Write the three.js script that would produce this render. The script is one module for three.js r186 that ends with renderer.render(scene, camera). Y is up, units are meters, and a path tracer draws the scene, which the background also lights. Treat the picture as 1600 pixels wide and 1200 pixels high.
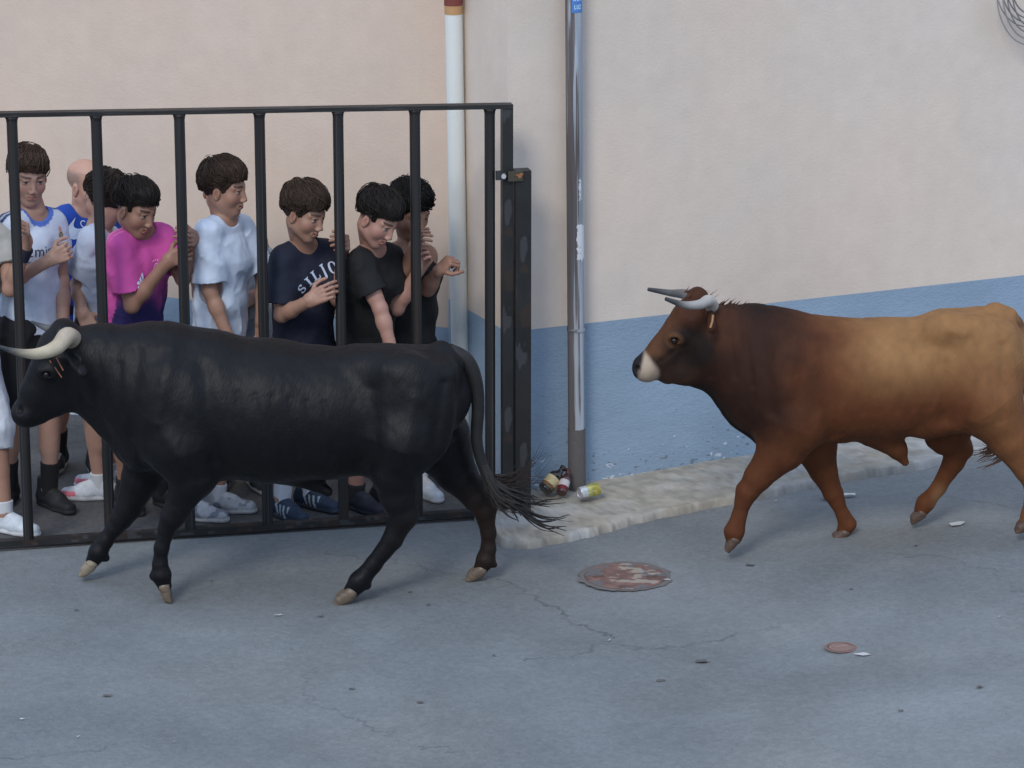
import * as THREE from 'three';
import { mergeGeometries } from 'three/addons/utils/BufferGeometryUtils.js';

// ------------------------------------------------------------------ camera, sky, sun, exposure
const scene = new THREE.Scene();
const camera = new THREE.PerspectiveCamera(13.16, 4 / 3, 0.5, 900);
camera.position.set(0, 4.8, 0);
camera.rotation.set(-THREE.MathUtils.degToRad(15.3), 0, 0);
const renderer = new THREE.WebGLRenderer({ antialias: true });
renderer.toneMapping = THREE.LinearToneMapping;
renderer.toneMappingExposure = 1.0;
renderer.shadowMap.enabled = true;
{ // evening sky after sunset glare has gone: pale blue, brightest overhead as under thin high cloud, whiter towards the horizon
  const w = 256, h = 128, d = new Float32Array(w * h * 4);
  for (let j = 0; j < h; j++) for (let i = 0; i < w; i++) {
    const el = ((j + 0.5) / h - 0.5) * Math.PI, t = Math.max(0, Math.sin(el)), k = (j * w + i) * 4;
    const m = Math.pow(1 - t, 2);
    const b = 0.74 + 0.5 * t; d[k] = (0.66 + 0.12 * m) * b; d[k + 1] = (0.83 + 0.08 * m) * b; d[k + 2] = (1.12 + 0.02 * m) * b; d[k + 3] = 1;
  }
  const sky = new THREE.DataTexture(d, w, h, THREE.RGBAFormat, THREE.FloatType);
  sky.mapping = THREE.EquirectangularReflectionMapping; sky.magFilter = THREE.LinearFilter; sky.needsUpdate = true;
  scene.background = sky; scene.environment = sky;
}
const sun = new THREE.DirectionalLight(new THREE.Color(1, 0.95, 0.86), 1.5);
sun.position.set(-5, 13, 0); sun.target.position.set(0, 0, -15);
sun.castShadow = true; sun.shadow.radius = 32; sun.shadow.mapSize.set(2048, 2048);
Object.assign(sun.shadow.camera, { left: -8, right: 8, top: 8, bottom: -8, near: 1, far: 60 });
scene.add(sun, sun.target);

// ------------------------------------------------------------------ small maths
const seeded = (s) => () => { s |= 0; s = (s + 0x6d2b79f5) | 0; let t = Math.imul(s ^ (s >>> 15), 1 | s); t = (t + Math.imul(t ^ (t >>> 7), 61 | t)) ^ t; return ((t ^ (t >>> 14)) >>> 0) / 4294967296; };
const rnd = seeded(7);
const add = (a, b) => [a[0] + b[0], a[1] + b[1], a[2] + b[2]], sub = (a, b) => [a[0] - b[0], a[1] - b[1], a[2] - b[2]];
const mul = (a, s) => [a[0] * s, a[1] * s, a[2] * s], dot = (a, b) => a[0] * b[0] + a[1] * b[1] + a[2] * b[2];
const cross = (a, b) => [a[1] * b[2] - a[2] * b[1], a[2] * b[0] - a[0] * b[2], a[0] * b[1] - a[1] * b[0]];
const len = (a) => Math.hypot(a[0], a[1], a[2]), norm = (a) => mul(a, 1 / (len(a) || 1));
const mix = (a, b, t) => a + (b - a) * t, mixv = (a, b, t) => [mix(a[0], b[0], t), mix(a[1], b[1], t), mix(a[2], b[2], t)];
const clamp = (x, a = 0, b = 1) => Math.min(b, Math.max(a, x)), smooth = (a, b, x) => { const t = clamp((x - a) / (b - a)); return t * t * (3 - 2 * t); };
const along = (p, d, s) => [p[0] + d[0] * s, p[1] + d[1] * s, p[2] + d[2] * s];
const hash = (x, y, z) => { let h = Math.imul(x, 374761393) ^ Math.imul(y, 668265263) ^ Math.imul(z, 2147483647 - 1274126177); h = Math.imul(h ^ (h >>> 13), 1274126177); return ((h ^ (h >>> 16)) >>> 0) / 4294967296; };
function noise(x, y, z) {
  const X = Math.floor(x), Y = Math.floor(y), Z = Math.floor(z); let u = x - X, v = y - Y, w = z - Z;
  u = u * u * (3 - 2 * u); v = v * v * (3 - 2 * v); w = w * w * (3 - 2 * w);
  return mix(mix(mix(hash(X, Y, Z), hash(X + 1, Y, Z), u), mix(hash(X, Y + 1, Z), hash(X + 1, Y + 1, Z), u), v),
    mix(mix(hash(X, Y, Z + 1), hash(X + 1, Y, Z + 1), u), mix(hash(X, Y + 1, Z + 1), hash(X + 1, Y + 1, Z + 1), u), v), w) * 2 - 1;
}
const fbm = (x, y, z, o = 4) => { let s = 0, a = 0.5; for (let i = 0; i < o; i++) { s += a * noise(x, y, z); x = x * 2.03 + 7.1; y = y * 2.03 + 3.7; z = z * 2.03 + 1.9; a *= 0.5; } return s; };
// tiling 2-D noise for textures: n cells across the tile
const tile2 = (x, y, n, seed = 0) => { x *= n; y *= n; const X = Math.floor(x), Y = Math.floor(y); let u = x - X, v = y - Y; u = u * u * (3 - 2 * u); v = v * v * (3 - 2 * v); const m = (i) => ((i % n) + n) % n;
  return mix(mix(hash(m(X), m(Y), seed), hash(m(X + 1), m(Y), seed), u), mix(hash(m(X), m(Y + 1), seed), hash(m(X + 1), m(Y + 1), seed), u), v) * 2 - 1; };
const tfbm = (x, y, n, seed, o = 4) => { let s = 0, a = 0.5; for (let i = 0; i < o; i++) { s += a * tile2(x, y, n, seed + i); n *= 2; a *= 0.5; } return s; };

// ------------------------------------------------------------------ distance fields and their mesher (surface nets)
class Field {
  constructor() { this.prims = []; this.post = null; }
  cap(a, b, ra, rb = ra, o = {}) { // tapered capsule (flat: cut square at b); s, w: axis along which its section is widened by w
    this.prims.push({ t: 0, a, b, ra, rb, k: o.k ?? 0.02, s: o.s, w: o.w ?? 1, op: o.op ?? 0, flat: o.flat ? norm(sub(b, a)) : null }); return this;
  }
  ell(c, r, o = {}) { this.prims.push({ t: 1, c, r, k: o.k ?? 0.02, m: o.m, op: o.op ?? 0 }); return this; } // m: [right, up, forward]
  clip(p, n, k = 0.004) { this.prims.push({ t: 2, c: p, n: norm(n), k, op: 2 }); return this; } // keeps the side the normal points away from
  static one(p, x, y, z) {
    if (p.t === 0) {
      let qx = x - p.a[0], qy = y - p.a[1], qz = z - p.a[2], bx = p.b[0] - p.a[0], by = p.b[1] - p.a[1], bz = p.b[2] - p.a[2];
      if (p.s) { const f = 1 / p.w - 1, s = p.s, e = (qx * s[0] + qy * s[1] + qz * s[2]) * f, g = (bx * s[0] + by * s[1] + bz * s[2]) * f; qx += s[0] * e; qy += s[1] * e; qz += s[2] * e; bx += s[0] * g; by += s[1] * g; bz += s[2] * g; }
      const L = bx * bx + by * by + bz * bz, t = L > 1e-12 ? clamp((qx * bx + qy * by + qz * bz) / L) : 0;
      const d = Math.hypot(qx - bx * t, qy - by * t, qz - bz * t) - (p.ra + (p.rb - p.ra) * t);
      return p.flat ? Math.max(d, (x - p.b[0]) * p.flat[0] + (y - p.b[1]) * p.flat[1] + (z - p.b[2]) * p.flat[2]) : d;
    }
    let qx = x - p.c[0], qy = y - p.c[1], qz = z - p.c[2];
    if (p.t === 2) return qx * p.n[0] + qy * p.n[1] + qz * p.n[2];
    if (p.m) { const m = p.m, a = qx * m[0][0] + qy * m[0][1] + qz * m[0][2], b = qx * m[1][0] + qy * m[1][1] + qz * m[1][2], c = qx * m[2][0] + qy * m[2][1] + qz * m[2][2]; qx = a; qy = b; qz = c; }
    const r = p.r, k0 = Math.hypot(qx / r[0], qy / r[1], qz / r[2]), k1 = Math.hypot(qx / r[0] ** 2, qy / r[1] ** 2, qz / r[2] ** 2);
    return k1 > 1e-9 ? k0 * (k0 - 1) / k1 : -Math.min(r[0], r[1], r[2]);
  }
  d(x, y, z, list = this.prims) {
    let d = 1e3;
    for (let i = 0; i < list.length; i++) {
      const p = list[i], e = Field.one(p, x, y, z), k = p.k;
      if (p.op === 0) { const h = k - Math.abs(d - e); d = Math.min(d, e) - (h > 0 ? h * h / (4 * k) : 0); }
      else { const f = p.op === 1 ? -e : e, h = k - Math.abs(d - f); d = Math.max(d, f) + (h > 0 ? h * h / (4 * k) : 0); }
    }
    return this.post && Math.abs(d) < 0.05 ? this.post(d, x, y, z) : d; // surface relief matters near the surface only
  }
  bounds(pad) {
    const lo = [1e9, 1e9, 1e9], hi = [-1e9, -1e9, -1e9];
    for (const p of this.prims) {
      if (p.op) continue;
      const pts = p.t === 0 ? [[p.a, p.ra * Math.max(1, p.w)], [p.b, p.rb * Math.max(1, p.w)]] : [[p.c, Math.max(...p.r)]];
      for (const [c, r] of pts) for (let i = 0; i < 3; i++) { lo[i] = Math.min(lo[i], c[i] - r - pad); hi[i] = Math.max(hi[i], c[i] + r + pad); }
    }
    return [lo, hi];
  }
  mesh(h, slack = 0.02) {
    const [lo, hi] = this.bounds(h * 3 + slack), N = 8, nb = [0, 1, 2].map((i) => Math.ceil((hi[i] - lo[i]) / (h * N)));
    const Y = nb[1] * N + 2, Z = nb[2] * N + 2, id = (i, j, k) => (i * Y + j) * Z + k;
    const pos = [], nor = [], cell = new Map(), edges = [], R = h * N * 0.5 * 1.7321 * 1.5 + slack, val = new Float32Array(729), ix = (i, j, k) => (i * 9 + j) * 9 + k;
    for (let bi = 0; bi < nb[0]; bi++) for (let bj = 0; bj < nb[1]; bj++) for (let bk = 0; bk < nb[2]; bk++) {
      const o = [bi * N, bj * N, bk * N], cx = lo[0] + (o[0] + 4) * h, cy = lo[1] + (o[1] + 4) * h, cz = lo[2] + (o[2] + 4) * h, list = [];
      let near = false;
      for (const p of this.prims) { const e = Field.one(p, cx, cy, cz), lip = p.t === 0 && p.w < 1 ? 1 / p.w : 1; if (p.op === 0 ? e < R * lip + p.k : p.op === 1 ? e < R + p.k : e > -R - p.k) { list.push(p); if (!p.op) near = true; } }
      if (!near) continue;
      if (Math.abs(this.d(cx, cy, cz, list)) > R * 1.4) continue;
      let neg = 0;
      for (let i = 0; i < 9; i++) for (let j = 0; j < 9; j++) for (let k = 0; k < 9; k++) { const v = this.d(lo[0] + (o[0] + i) * h, lo[1] + (o[1] + j) * h, lo[2] + (o[2] + k) * h, list); val[ix(i, j, k)] = v; if (v < 0) neg++; }
      if (!neg || neg === 729) continue;
      for (let i = 0; i < 8; i++) for (let j = 0; j < 8; j++) for (let k = 0; k < 8; k++) {
        const v0 = val[ix(i, j, k)];
        let n = 0, x = 0, y = 0, z = 0;
        for (let c = 0; c < 8; c++) for (let ax = 0; ax < 3; ax++) {
          if (c & (1 << ax)) continue;
          const c2 = c | (1 << ax), a = val[ix(i + (c & 1), j + ((c >> 1) & 1), k + ((c >> 2) & 1))], b = val[ix(i + (c2 & 1), j + ((c2 >> 1) & 1), k + ((c2 >> 2) & 1))];
          if ((a < 0) === (b < 0)) continue;
          const t = a / (a - b); x += (c & 1) + (ax === 0 ? t : 0); y += ((c >> 1) & 1) + (ax === 1 ? t : 0); z += ((c >> 2) & 1) + (ax === 2 ? t : 0); n++;
        }
        if (n) {
          let q = [lo[0] + (o[0] + i + x / n) * h, lo[1] + (o[1] + j + y / n) * h, lo[2] + (o[2] + k + z / n) * h], g;
          const e = h * 0.4;
          g = [this.d(q[0] + e, q[1], q[2], list) - this.d(q[0] - e, q[1], q[2], list), this.d(q[0], q[1] + e, q[2], list) - this.d(q[0], q[1] - e, q[2], list), this.d(q[0], q[1], q[2] + e, list) - this.d(q[0], q[1], q[2] - e, list)];
          const gl = len(g) || 1e-6, dd = clamp(this.d(q[0], q[1], q[2], list) / Math.max(0.3, gl / (2 * e)), -h * 0.6, h * 0.6);
          g = mul(g, 1 / gl); q = along(q, g, -dd);
          cell.set(id(o[0] + i, o[1] + j, o[2] + k), pos.length / 3); pos.push(...q); nor.push(...g);
        }
        if ((v0 < 0) !== (val[ix(i + 1, j, k)] < 0)) edges.push(0, o[0] + i, o[1] + j, o[2] + k, v0 < 0 ? 1 : 0);
        if ((v0 < 0) !== (val[ix(i, j + 1, k)] < 0)) edges.push(1, o[0] + i, o[1] + j, o[2] + k, v0 < 0 ? 1 : 0);
        if ((v0 < 0) !== (val[ix(i, j, k + 1)] < 0)) edges.push(2, o[0] + i, o[1] + j, o[2] + k, v0 < 0 ? 1 : 0);
      }
    }
    const idx = [];
    for (let e = 0; e < edges.length; e += 5) {
      const [ax, i, j, k, s] = [edges[e], edges[e + 1], edges[e + 2], edges[e + 3], edges[e + 4]];
      const c = ax === 0 ? [id(i, j, k), id(i, j - 1, k), id(i, j - 1, k - 1), id(i, j, k - 1)] : ax === 1 ? [id(i, j, k), id(i, j, k - 1), id(i - 1, j, k - 1), id(i - 1, j, k)] : [id(i, j, k), id(i - 1, j, k), id(i - 1, j - 1, k), id(i, j - 1, k)];
      const v = c.map((q) => cell.get(q)); if (v.some((q) => q === undefined)) continue;
      if (s) idx.push(v[0], v[1], v[2], v[0], v[2], v[3]); else idx.push(v[0], v[2], v[1], v[0], v[3], v[2]);
    }
    const g = new THREE.BufferGeometry();
    g.setAttribute('position', new THREE.Float32BufferAttribute(pos, 3)); g.setAttribute('normal', new THREE.Float32BufferAttribute(nor, 3)); g.setIndex(idx);
    return g;
  }
}
// colour per vertex from a function of the place; uv from the side (x, y) in metres
function paint(g, fn) {
  const p = g.attributes.position, n = g.attributes.normal, c = new Float32Array(p.count * 3);
  for (let i = 0; i < p.count; i++) { const q = fn(p.getX(i), p.getY(i), p.getZ(i), n.getX(i), n.getY(i), n.getZ(i)); c[i * 3] = q[0]; c[i * 3 + 1] = q[1]; c[i * 3 + 2] = q[2]; }
  g.setAttribute('color', new THREE.Float32BufferAttribute(c, 3)); return g;
}
function sideUV(g, s = 1) { const p = g.attributes.position, u = new Float32Array(p.count * 2); for (let i = 0; i < p.count; i++) { u[i * 2] = (p.getX(i) + p.getZ(i) * 0.7) * s; u[i * 2 + 1] = (p.getY(i) + p.getZ(i) * 0.35) * s; } g.setAttribute('uv', new THREE.Float32BufferAttribute(u, 2)); return g; }
const plainColour = (g, c) => paint(g, () => c);
// tapered tube through points, r(t) its radius; closed at both ends
function tube(pts, r, { seg = 24, sides = 10, flat } = {}) {
  const curve = new THREE.CatmullRomCurve3(pts.map((p) => new THREE.Vector3(...p)), false, 'centripetal'), fr = curve.computeFrenetFrames(seg), pos = [], nor = [], uv = [], idx = [];
  for (let i = 0; i <= seg; i++) {
    const t = i / seg, c = curve.getPoint(t), N = fr.normals[i], B = fr.binormals[i], R = r(t);
    for (let j = 0; j <= sides; j++) { const a = j / sides * Math.PI * 2, x = Math.cos(a), y = Math.sin(a) * (flat ?? 1); pos.push(c.x + (N.x * x + B.x * y) * R, c.y + (N.y * x + B.y * y) * R, c.z + (N.z * x + B.z * y) * R); nor.push(N.x * x + B.x * y, N.y * x + B.y * y, N.z * x + B.z * y); uv.push(j / sides, t); }
  }
  for (let i = 0; i < seg; i++) for (let j = 0; j < sides; j++) { const a = i * (sides + 1) + j, b = a + sides + 1; idx.push(a, a + 1, b, b, a + 1, b + 1); }
  for (const e of [0, seg]) { const c = curve.getPoint(e / seg), k = pos.length / 3; pos.push(c.x, c.y, c.z); nor.push(0, 1, 0); uv.push(0.5, e / seg); for (let j = 0; j < sides; j++) idx.push(k, e * (sides + 1) + j + (e ? 0 : 1), e * (sides + 1) + j + (e ? 1 : 0)); }
  const g = new THREE.BufferGeometry(); g.setAttribute('position', new THREE.Float32BufferAttribute(pos, 3)); g.setAttribute('normal', new THREE.Float32BufferAttribute(nor, 3)); g.setAttribute('uv', new THREE.Float32BufferAttribute(uv, 2)); g.setIndex(idx); return g;
}

// ------------------------------------------------------------------ things, parts, names
const taken = new Map();
const numbered = (n) => { const k = taken.get(n) ?? 0; taken.set(n, k + 1); return k ? `${n}_${String(k).padStart(3, '0')}` : n; };
function thing(name, label, category, base, group) { const o = new THREE.Group(); o.name = numbered(name); o.position.set(...base); o.userData = { label, category }; if (group) o.userData.group = group; scene.add(o); return o; }
// geometry comes in world metres and is moved into its thing's own place
function part(name, g, m, parent, label) {
  const o = new THREE.Mesh(g, m); o.name = name; o.castShadow = o.receiveShadow = true; parent.updateMatrixWorld(true);
  g.applyMatrix4(parent.matrixWorld.clone().invert()); parent.add(o); if (label) o.userData.label = label; return o;
}
function single(name, g, m, label, category, base, group) { const o = new THREE.Mesh(g, m); o.name = numbered(name); o.castShadow = o.receiveShadow = true; g.translate(-base[0], -base[1], -base[2]); o.position.set(...base); o.userData = { label, category }; if (group) o.userData.group = group; scene.add(o); return o; }
function structure(name, g, m) { const o = new THREE.Mesh(g, m); o.name = name; o.castShadow = o.receiveShadow = true; o.userData = { kind: 'structure' }; scene.add(o); return o; }
const std = (o) => new THREE.MeshStandardMaterial(o), phy = (o) => new THREE.MeshPhysicalMaterial(o);
const lin = (r, g, b) => new THREE.Color().setRGB(r, g, b);
function tex(w, h, fn, { srgb = true, repeat = [1, 1], wrap = THREE.RepeatWrapping } = {}) {
  const d = new Uint8Array(w * h * 4);
  for (let j = 0; j < h; j++) for (let i = 0; i < w; i++) { const c = fn(i / w, j / h, i, j), k = (j * w + i) * 4; d[k] = clamp(c[0]) * 255; d[k + 1] = clamp(c[1]) * 255; d[k + 2] = clamp(c[2]) * 255; d[k + 3] = c.length > 3 ? clamp(c[3]) * 255 : 255; }
  const t = new THREE.DataTexture(d, w, h); t.magFilter = THREE.LinearFilter; t.minFilter = THREE.LinearMipmapLinearFilter; t.generateMipmaps = true; t.wrapS = t.wrapT = wrap; t.repeat.set(...repeat); if (srgb) t.colorSpace = THREE.SRGBColorSpace; t.needsUpdate = true; return t;
}
const grey = (v) => [v, v, v];
function box(w, h, d, c, turn = 0) { const g = new THREE.BoxGeometry(w, h, d).toNonIndexed(); uvMetres(g, w, h, d); g.rotateY(turn); g.translate(...c); return g; }
function uvMetres(g) { const p = g.attributes.position, n = g.attributes.normal, u = g.attributes.uv; for (let i = 0; i < p.count; i++) { const a = Math.abs(n.getX(i)), b = Math.abs(n.getY(i)); u.setXY(i, a > 0.5 ? p.getZ(i) : p.getX(i), b > 0.5 ? p.getZ(i) : p.getY(i)); } }

// ------------------------------------------------------------------ the setting: road, pavement, walls
const roadY = (x) => 0.13 * smooth(0.5, 2.7, x);
const grain = tex(1024, 1024, (u, v) => grey(0.5 + 0.32 * tfbm(u, v, 128, 3, 3) + 0.3 * tfbm(u, v, 16, 9, 4)), { srgb: false });
const plasterTone = tex(1024, 1024, (u, v) => {
  const a = tfbm(u, v, 3, 21, 5), b = tfbm(u, v, 40, 31, 3), s = tfbm(u * 1, v * 0.02, 64, 40, 3), k = 0.945 + 0.04 * a + 0.02 * b + 0.007 * s;
  const p = 0.015 * tfbm(u, v, 5, 77, 4); return [k + p, k, k - p];
});
{ // road sheet: one piece to the horizon, finely gridded near the camera's view
  const xs = [], zs = [];
  for (let i = -9; i <= 9; i++) xs.push(i * 0.4); for (let i = 1; i < 9; i++) { xs.push(3.6 + 2.5 ** i * 0.3); xs.unshift(-3.6 - 2.5 ** i * 0.3); }
  for (let i = 0; i <= 24; i++) zs.push(-10 - i * 0.4); for (let i = 1; i < 9; i++) { zs.push(-19.6 - 2.5 ** i * 0.3); zs.unshift(-10 + 2.5 ** i * 0.3); }
  zs.sort((a, b) => b - a);
  const pos = [], uv = [], idx = [];
  for (const z of zs) for (const x of xs) { pos.push(x, roadY(x), z); uv.push((x + 3.2) / 6.4, (z + 18) / 6.4); }
  for (let j = 0; j + 1 < zs.length; j++) for (let i = 0; i + 1 < xs.length; i++) { const a = j * xs.length + i, b = a + xs.length; idx.push(a, a + 1, b, b, a + 1, b + 1); }
  for (let i = 0; i < idx.length; i += 3) [idx[i + 1], idx[i + 2]] = [idx[i + 2], idx[i + 1]];
  const g = new THREE.BufferGeometry(); g.setAttribute('position', new THREE.Float32BufferAttribute(pos, 3)); g.setAttribute('uv', new THREE.Float32BufferAttribute(uv, 2)); g.setIndex(idx); g.computeVertexNormals();
  // worn asphalt: stone grain, tar patches, fine cracks and small stains, 6.4 m square
  const S = 2048, crack = new Float32Array(S * S), r = seeded(31);
  const toPx = (p) => [(p[0] + 3.2) / 6.4 * S, (p[2] + 18) / 6.4 * S];
  function line(pts, width, depth, jit) {
    for (let s = 0; s + 1 < pts.length; s++) {
      const [x0, y0] = toPx(pts[s]), [x1, y1] = toPx(pts[s + 1]), n = Math.ceil(Math.hypot(x1 - x0, y1 - y0));
      for (let i = 0; i <= n; i++) {
        const t = i / n, ox = fbm((x0 + (x1 - x0) * t) / 18, (y0 + (y1 - y0) * t) / 18, jit, 4) * 26, oy = fbm((x0 + (x1 - x0) * t) / 18, (y0 + (y1 - y0) * t) / 18, jit + 50, 4) * 26, w = width * (0.5 + r()), k = depth * (0.35 + 0.65 * clamp(0.6 + 1.6 * fbm(i / 40, s, jit, 2)));
        const cx = x0 + (x1 - x0) * t + ox, cy = y0 + (y1 - y0) * t + oy;
        for (let dy = -4; dy <= 4; dy++) for (let dx = -4; dx <= 4; dx++) { const d = Math.hypot(dx, dy); if (d > w) continue; const X = (Math.round(cx + dx) + S) % S, Y = (Math.round(cy + dy) + S) % S; crack[Y * S + X] = Math.max(crack[Y * S + X], k * (1 - d / (w + 1))); }
      }
    }
  }
  line([[-0.058,0,-14.216], [0.141,0,-13.865], [0.305,0,-13.612], [0.415,0,-13.407]], 2.4, 0.8, 1);
  line([[0.415,0,-13.407], [0.27,0,-13.231], [0.054,0,-13.168]], 2.4, 0.7, 2);
  line([[0.415,0,-13.407], [0.569,0,-13.287], [0.815,0,-13.327], [1.043,0,-13.488], [1.215,0,-13.57]], 2.4, 0.6, 3);
  line([[-0.828,0,-13.091], [-0.828,0,-12.641], [-0.615,0,-12.498], [-0.401,0,-12.185], [-0.199,0,-12.117]], 2, 0.55, 4);
  line([[-0.826,0,-12.605], [-1.027,0,-12.533]], 2, 0.4, 5);
  line([[-1.98,0,-12.03], [-1.764,0,-12.084], [-1.506,0,-12.219]], 2, 0.5, 6);
  line([[1.684,0.06,-14.356], [1.878,0.07,-14.279], [2.108,0.08,-14.068], [2.224,0.1,-13.703]], 2, 0.55, 7);
  line([[2.18,0.09,-15.036], [2.402,0.1,-14.904]], 2, 0.5, 8);
  line([[-0.887,0,-14.632], [-0.526,0,-14.444], [-0.29,0,-14.307], [-0.058,0,-14.216]], 2, 0.45, 9);
  for (let i = 0; i < 340; i++) { const x = (r() - 0.5) * 6.4, z = -18 + r() * 6.4, w = 0.006 + r() * 0.02; line([[x, 0, z], [x + w * (r() - 0.3), 0, z + w * (r() - 0.5) * 0.4]], 1 + r() * 1.6, r() < 0.25 ? -0.5 : 0.55, 20); }
  const map = tex(S, S, (u, v, i, j) => {
    const f = tile2(u, v, 1024, 5) * 0.035 + tfbm(u, v, 300, 6, 2) * 0.06, m = tfbm(u, v, 5, 11, 5) * 0.13 + tfbm(u, v, 22, 15, 3) * 0.06, c = crack[j * S + i], k = clamp(0.86 + f + m, 0, 1) * (1 - 0.3 * Math.max(0, c)) + 0.25 * Math.max(0, -c);
    const w = 0.02 * tfbm(u, v, 9, 60, 3); return [k * (0.985 + w), k, k * (1.0 - w)];
  });
  structure('road', g, std({ color: lin(0.262, 0.272, 0.283), map, bumpMap: grain.clone(), bumpScale: 0.004, roughness: 0.88 }));
  scene.getObjectByName('road').material.bumpMap.repeat.set(4, 4);
}
const asphaltMap = tex(512, 512, (u, v) => grey(0.84 + 0.12 * tfbm(u, v, 100, 6, 2) + 0.2 * tfbm(u, v, 4, 2, 5)));
{ // the side street behind the gate: different asphalt, made darker still with the shade of the people painted in
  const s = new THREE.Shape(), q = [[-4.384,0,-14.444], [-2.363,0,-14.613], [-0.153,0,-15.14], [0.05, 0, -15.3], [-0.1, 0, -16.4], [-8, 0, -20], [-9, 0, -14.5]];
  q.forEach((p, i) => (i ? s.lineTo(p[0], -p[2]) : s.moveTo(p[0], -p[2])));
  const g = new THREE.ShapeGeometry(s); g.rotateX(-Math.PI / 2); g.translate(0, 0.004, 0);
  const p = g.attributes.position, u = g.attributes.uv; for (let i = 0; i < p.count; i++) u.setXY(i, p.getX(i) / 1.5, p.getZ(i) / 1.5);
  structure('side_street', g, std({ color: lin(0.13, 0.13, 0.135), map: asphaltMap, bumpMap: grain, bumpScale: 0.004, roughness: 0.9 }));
}
{ // pavement strip along the right-hand wall: worn concrete with a broken, rounded kerb edge
  const front = [[-0.177,0,-15.1], [-0.105,0,-14.872], [-0.03,0,-14.67], [0.089,0,-14.651], [0.208,0,-14.708], [0.451,0,-14.892], [0.762,0.005,-15.124], [1.077,0.02,-15.281], [1.394,0.04,-15.393], [1.717,0.06,-15.529], [2.005,0.09,-15.602], [2.549,0.115,-15.894], [3.248,0.13,-16.234], [6.303,0.13,-17.601]];
  const c = new THREE.CatmullRomCurve3(front.map((p) => new THREE.Vector3(...p)), false, 'centripetal'), n = 520, m = 22, pos = [], uv = [], idx = [];
  for (let i = 0; i <= n; i++) {
    const t = i / n, q = c.getPoint(t), A = [-0.02, -15.38], dir = [0.914, -0.405], along1 = Math.max(0, (q.x - A[0]) * dir[0] + (q.z - A[1]) * dir[1]);
    const back = q.x < -0.02 ? [-0.06, -15.36] : [A[0] + dir[0] * along1, A[1] + dir[1] * along1 - 0.03];
    const yb = 0.05 + 0.03 * smooth(0.5, 1.4, q.x) + 0.1 * smooth(1.3, 2.7, q.x), yk = roadY(q.x) + 0.04;
    const wob = 0.05 * fbm(q.x * 7, 3, q.z * 7, 4) + 0.015 * fbm(q.x * 30, 3, q.z * 30, 3);
    for (let j = 0; j <= m; j++) {
      let s, y;
      if (j < 8) { const a = j / 7; s = 0.045 * a * a; y = (yk + 0.002) * Math.min(1, a * 1.5) ** 0.8 - 0.02 * (1 - a); if (j === 0) y = -0.04; } else { s = 0.045 + (1 - 0.045) * (j - 7) / (m - 7); y = mix(yk, yb, (j - 7) / (m - 7)); }
      if (j > 0 && j < m) y += (0.011 * fbm(q.x * 9 + s * 8, 1, s * 7, 4) + 0.004 * fbm(q.x * 45, 1, s * 30, 3)) * (j < 8 ? 0.9 : 0.8);
      if (j > 0 && j < 8) y = Math.max(y, -0.02);
      const sx = j < 8 ? s + wob : s, dx = back[0] - q.x, dz = back[1] - q.z; pos.push(q.x + dx * sx, y, q.z + dz * sx); uv.push((q.x + dx * sx) / 2, (q.z + dz * sx) / 2);
    }
  }
  for (let i = 0; i < n; i++) for (let j = 0; j < m; j++) { const a = i * (m + 1) + j, b = a + m + 1; idx.push(a, b, a + 1, b, b + 1, a + 1); }
  const g = new THREE.BufferGeometry(); g.setAttribute('position', new THREE.Float32BufferAttribute(pos, 3)); g.setAttribute('uv', new THREE.Float32BufferAttribute(uv, 2)); g.setIndex(idx); g.computeVertexNormals();
  paint(g, (x, y, z) => { // grey concrete with a sandy dirt patch and dark scuffs
    const sand = smooth(0.0, 0.35, fbm(x * 2.2 + 4, 2, z * 4, 3) + 0.55 - Math.abs(x - 0.75) * 0.55), sc = 0.5 + 0.5 * fbm(x * 12, 5, z * 16, 4), f = 0.86 + 0.22 * fbm(x * 40, 7, z * 40, 3);
    const c0 = mixv([0.43, 0.425, 0.41], [0.43, 0.385, 0.32], sand), d = mix(0.82, 1.04, smooth(0.1, 0.7, sc)), moss = smooth(0.1, 0.22, fbm(x * 16, 3, z * 22, 4)), pale = smooth(0.12, 0.2, fbm(x * 6 + 9, 4, z * 9, 4)); return mul(mixv(mixv(c0, [0.55, 0.54, 0.52], pale * 0.3), [0.2, 0.19, 0.16], moss * 0.35), d * f);
  });
  structure('pavement', g, std({ vertexColors: true, bumpMap: grain, bumpScale: 0.006, roughness: 0.93, side: THREE.DoubleSide }));
}
// walls: plaster above, painted dado below
const plaster = (c) => std({ color: c, map: plasterTone, bumpMap: grain, bumpScale: 0.0014, roughness: 0.92 });
plasterTone.repeat.set(1 / 3.1, 1 / 3.1); grain.repeat.set(1, 1);
const dadoMap = tex(1024, 512, (u, v) => { // flaking at the foot: pale chips and dark spots where paint has come away
  const a = tfbm(u, v, 4, 5, 5), h = v * 0.85, edge = tfbm(u, v, 24, 71, 4) + 0.35 * tfbm(u, v, 90, 72, 2), chip = smooth(0.0, 0.08, edge - 0.22 - h * 2.6), spot = smooth(0.02, 0.06, tfbm(u, v, 60, 88, 3) - 0.33 - h * 0.9), k = 0.93 + 0.07 * a + 0.03 * tfbm(u, v, 120, 3, 2);
  const c = mixv([k * 0.6, k * 0.69, k * 0.78], [0.86, 0.87, 0.9], chip * 0.75); return mixv(c, [0.36, 0.38, 0.4], spot * 0.55);
});
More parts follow.
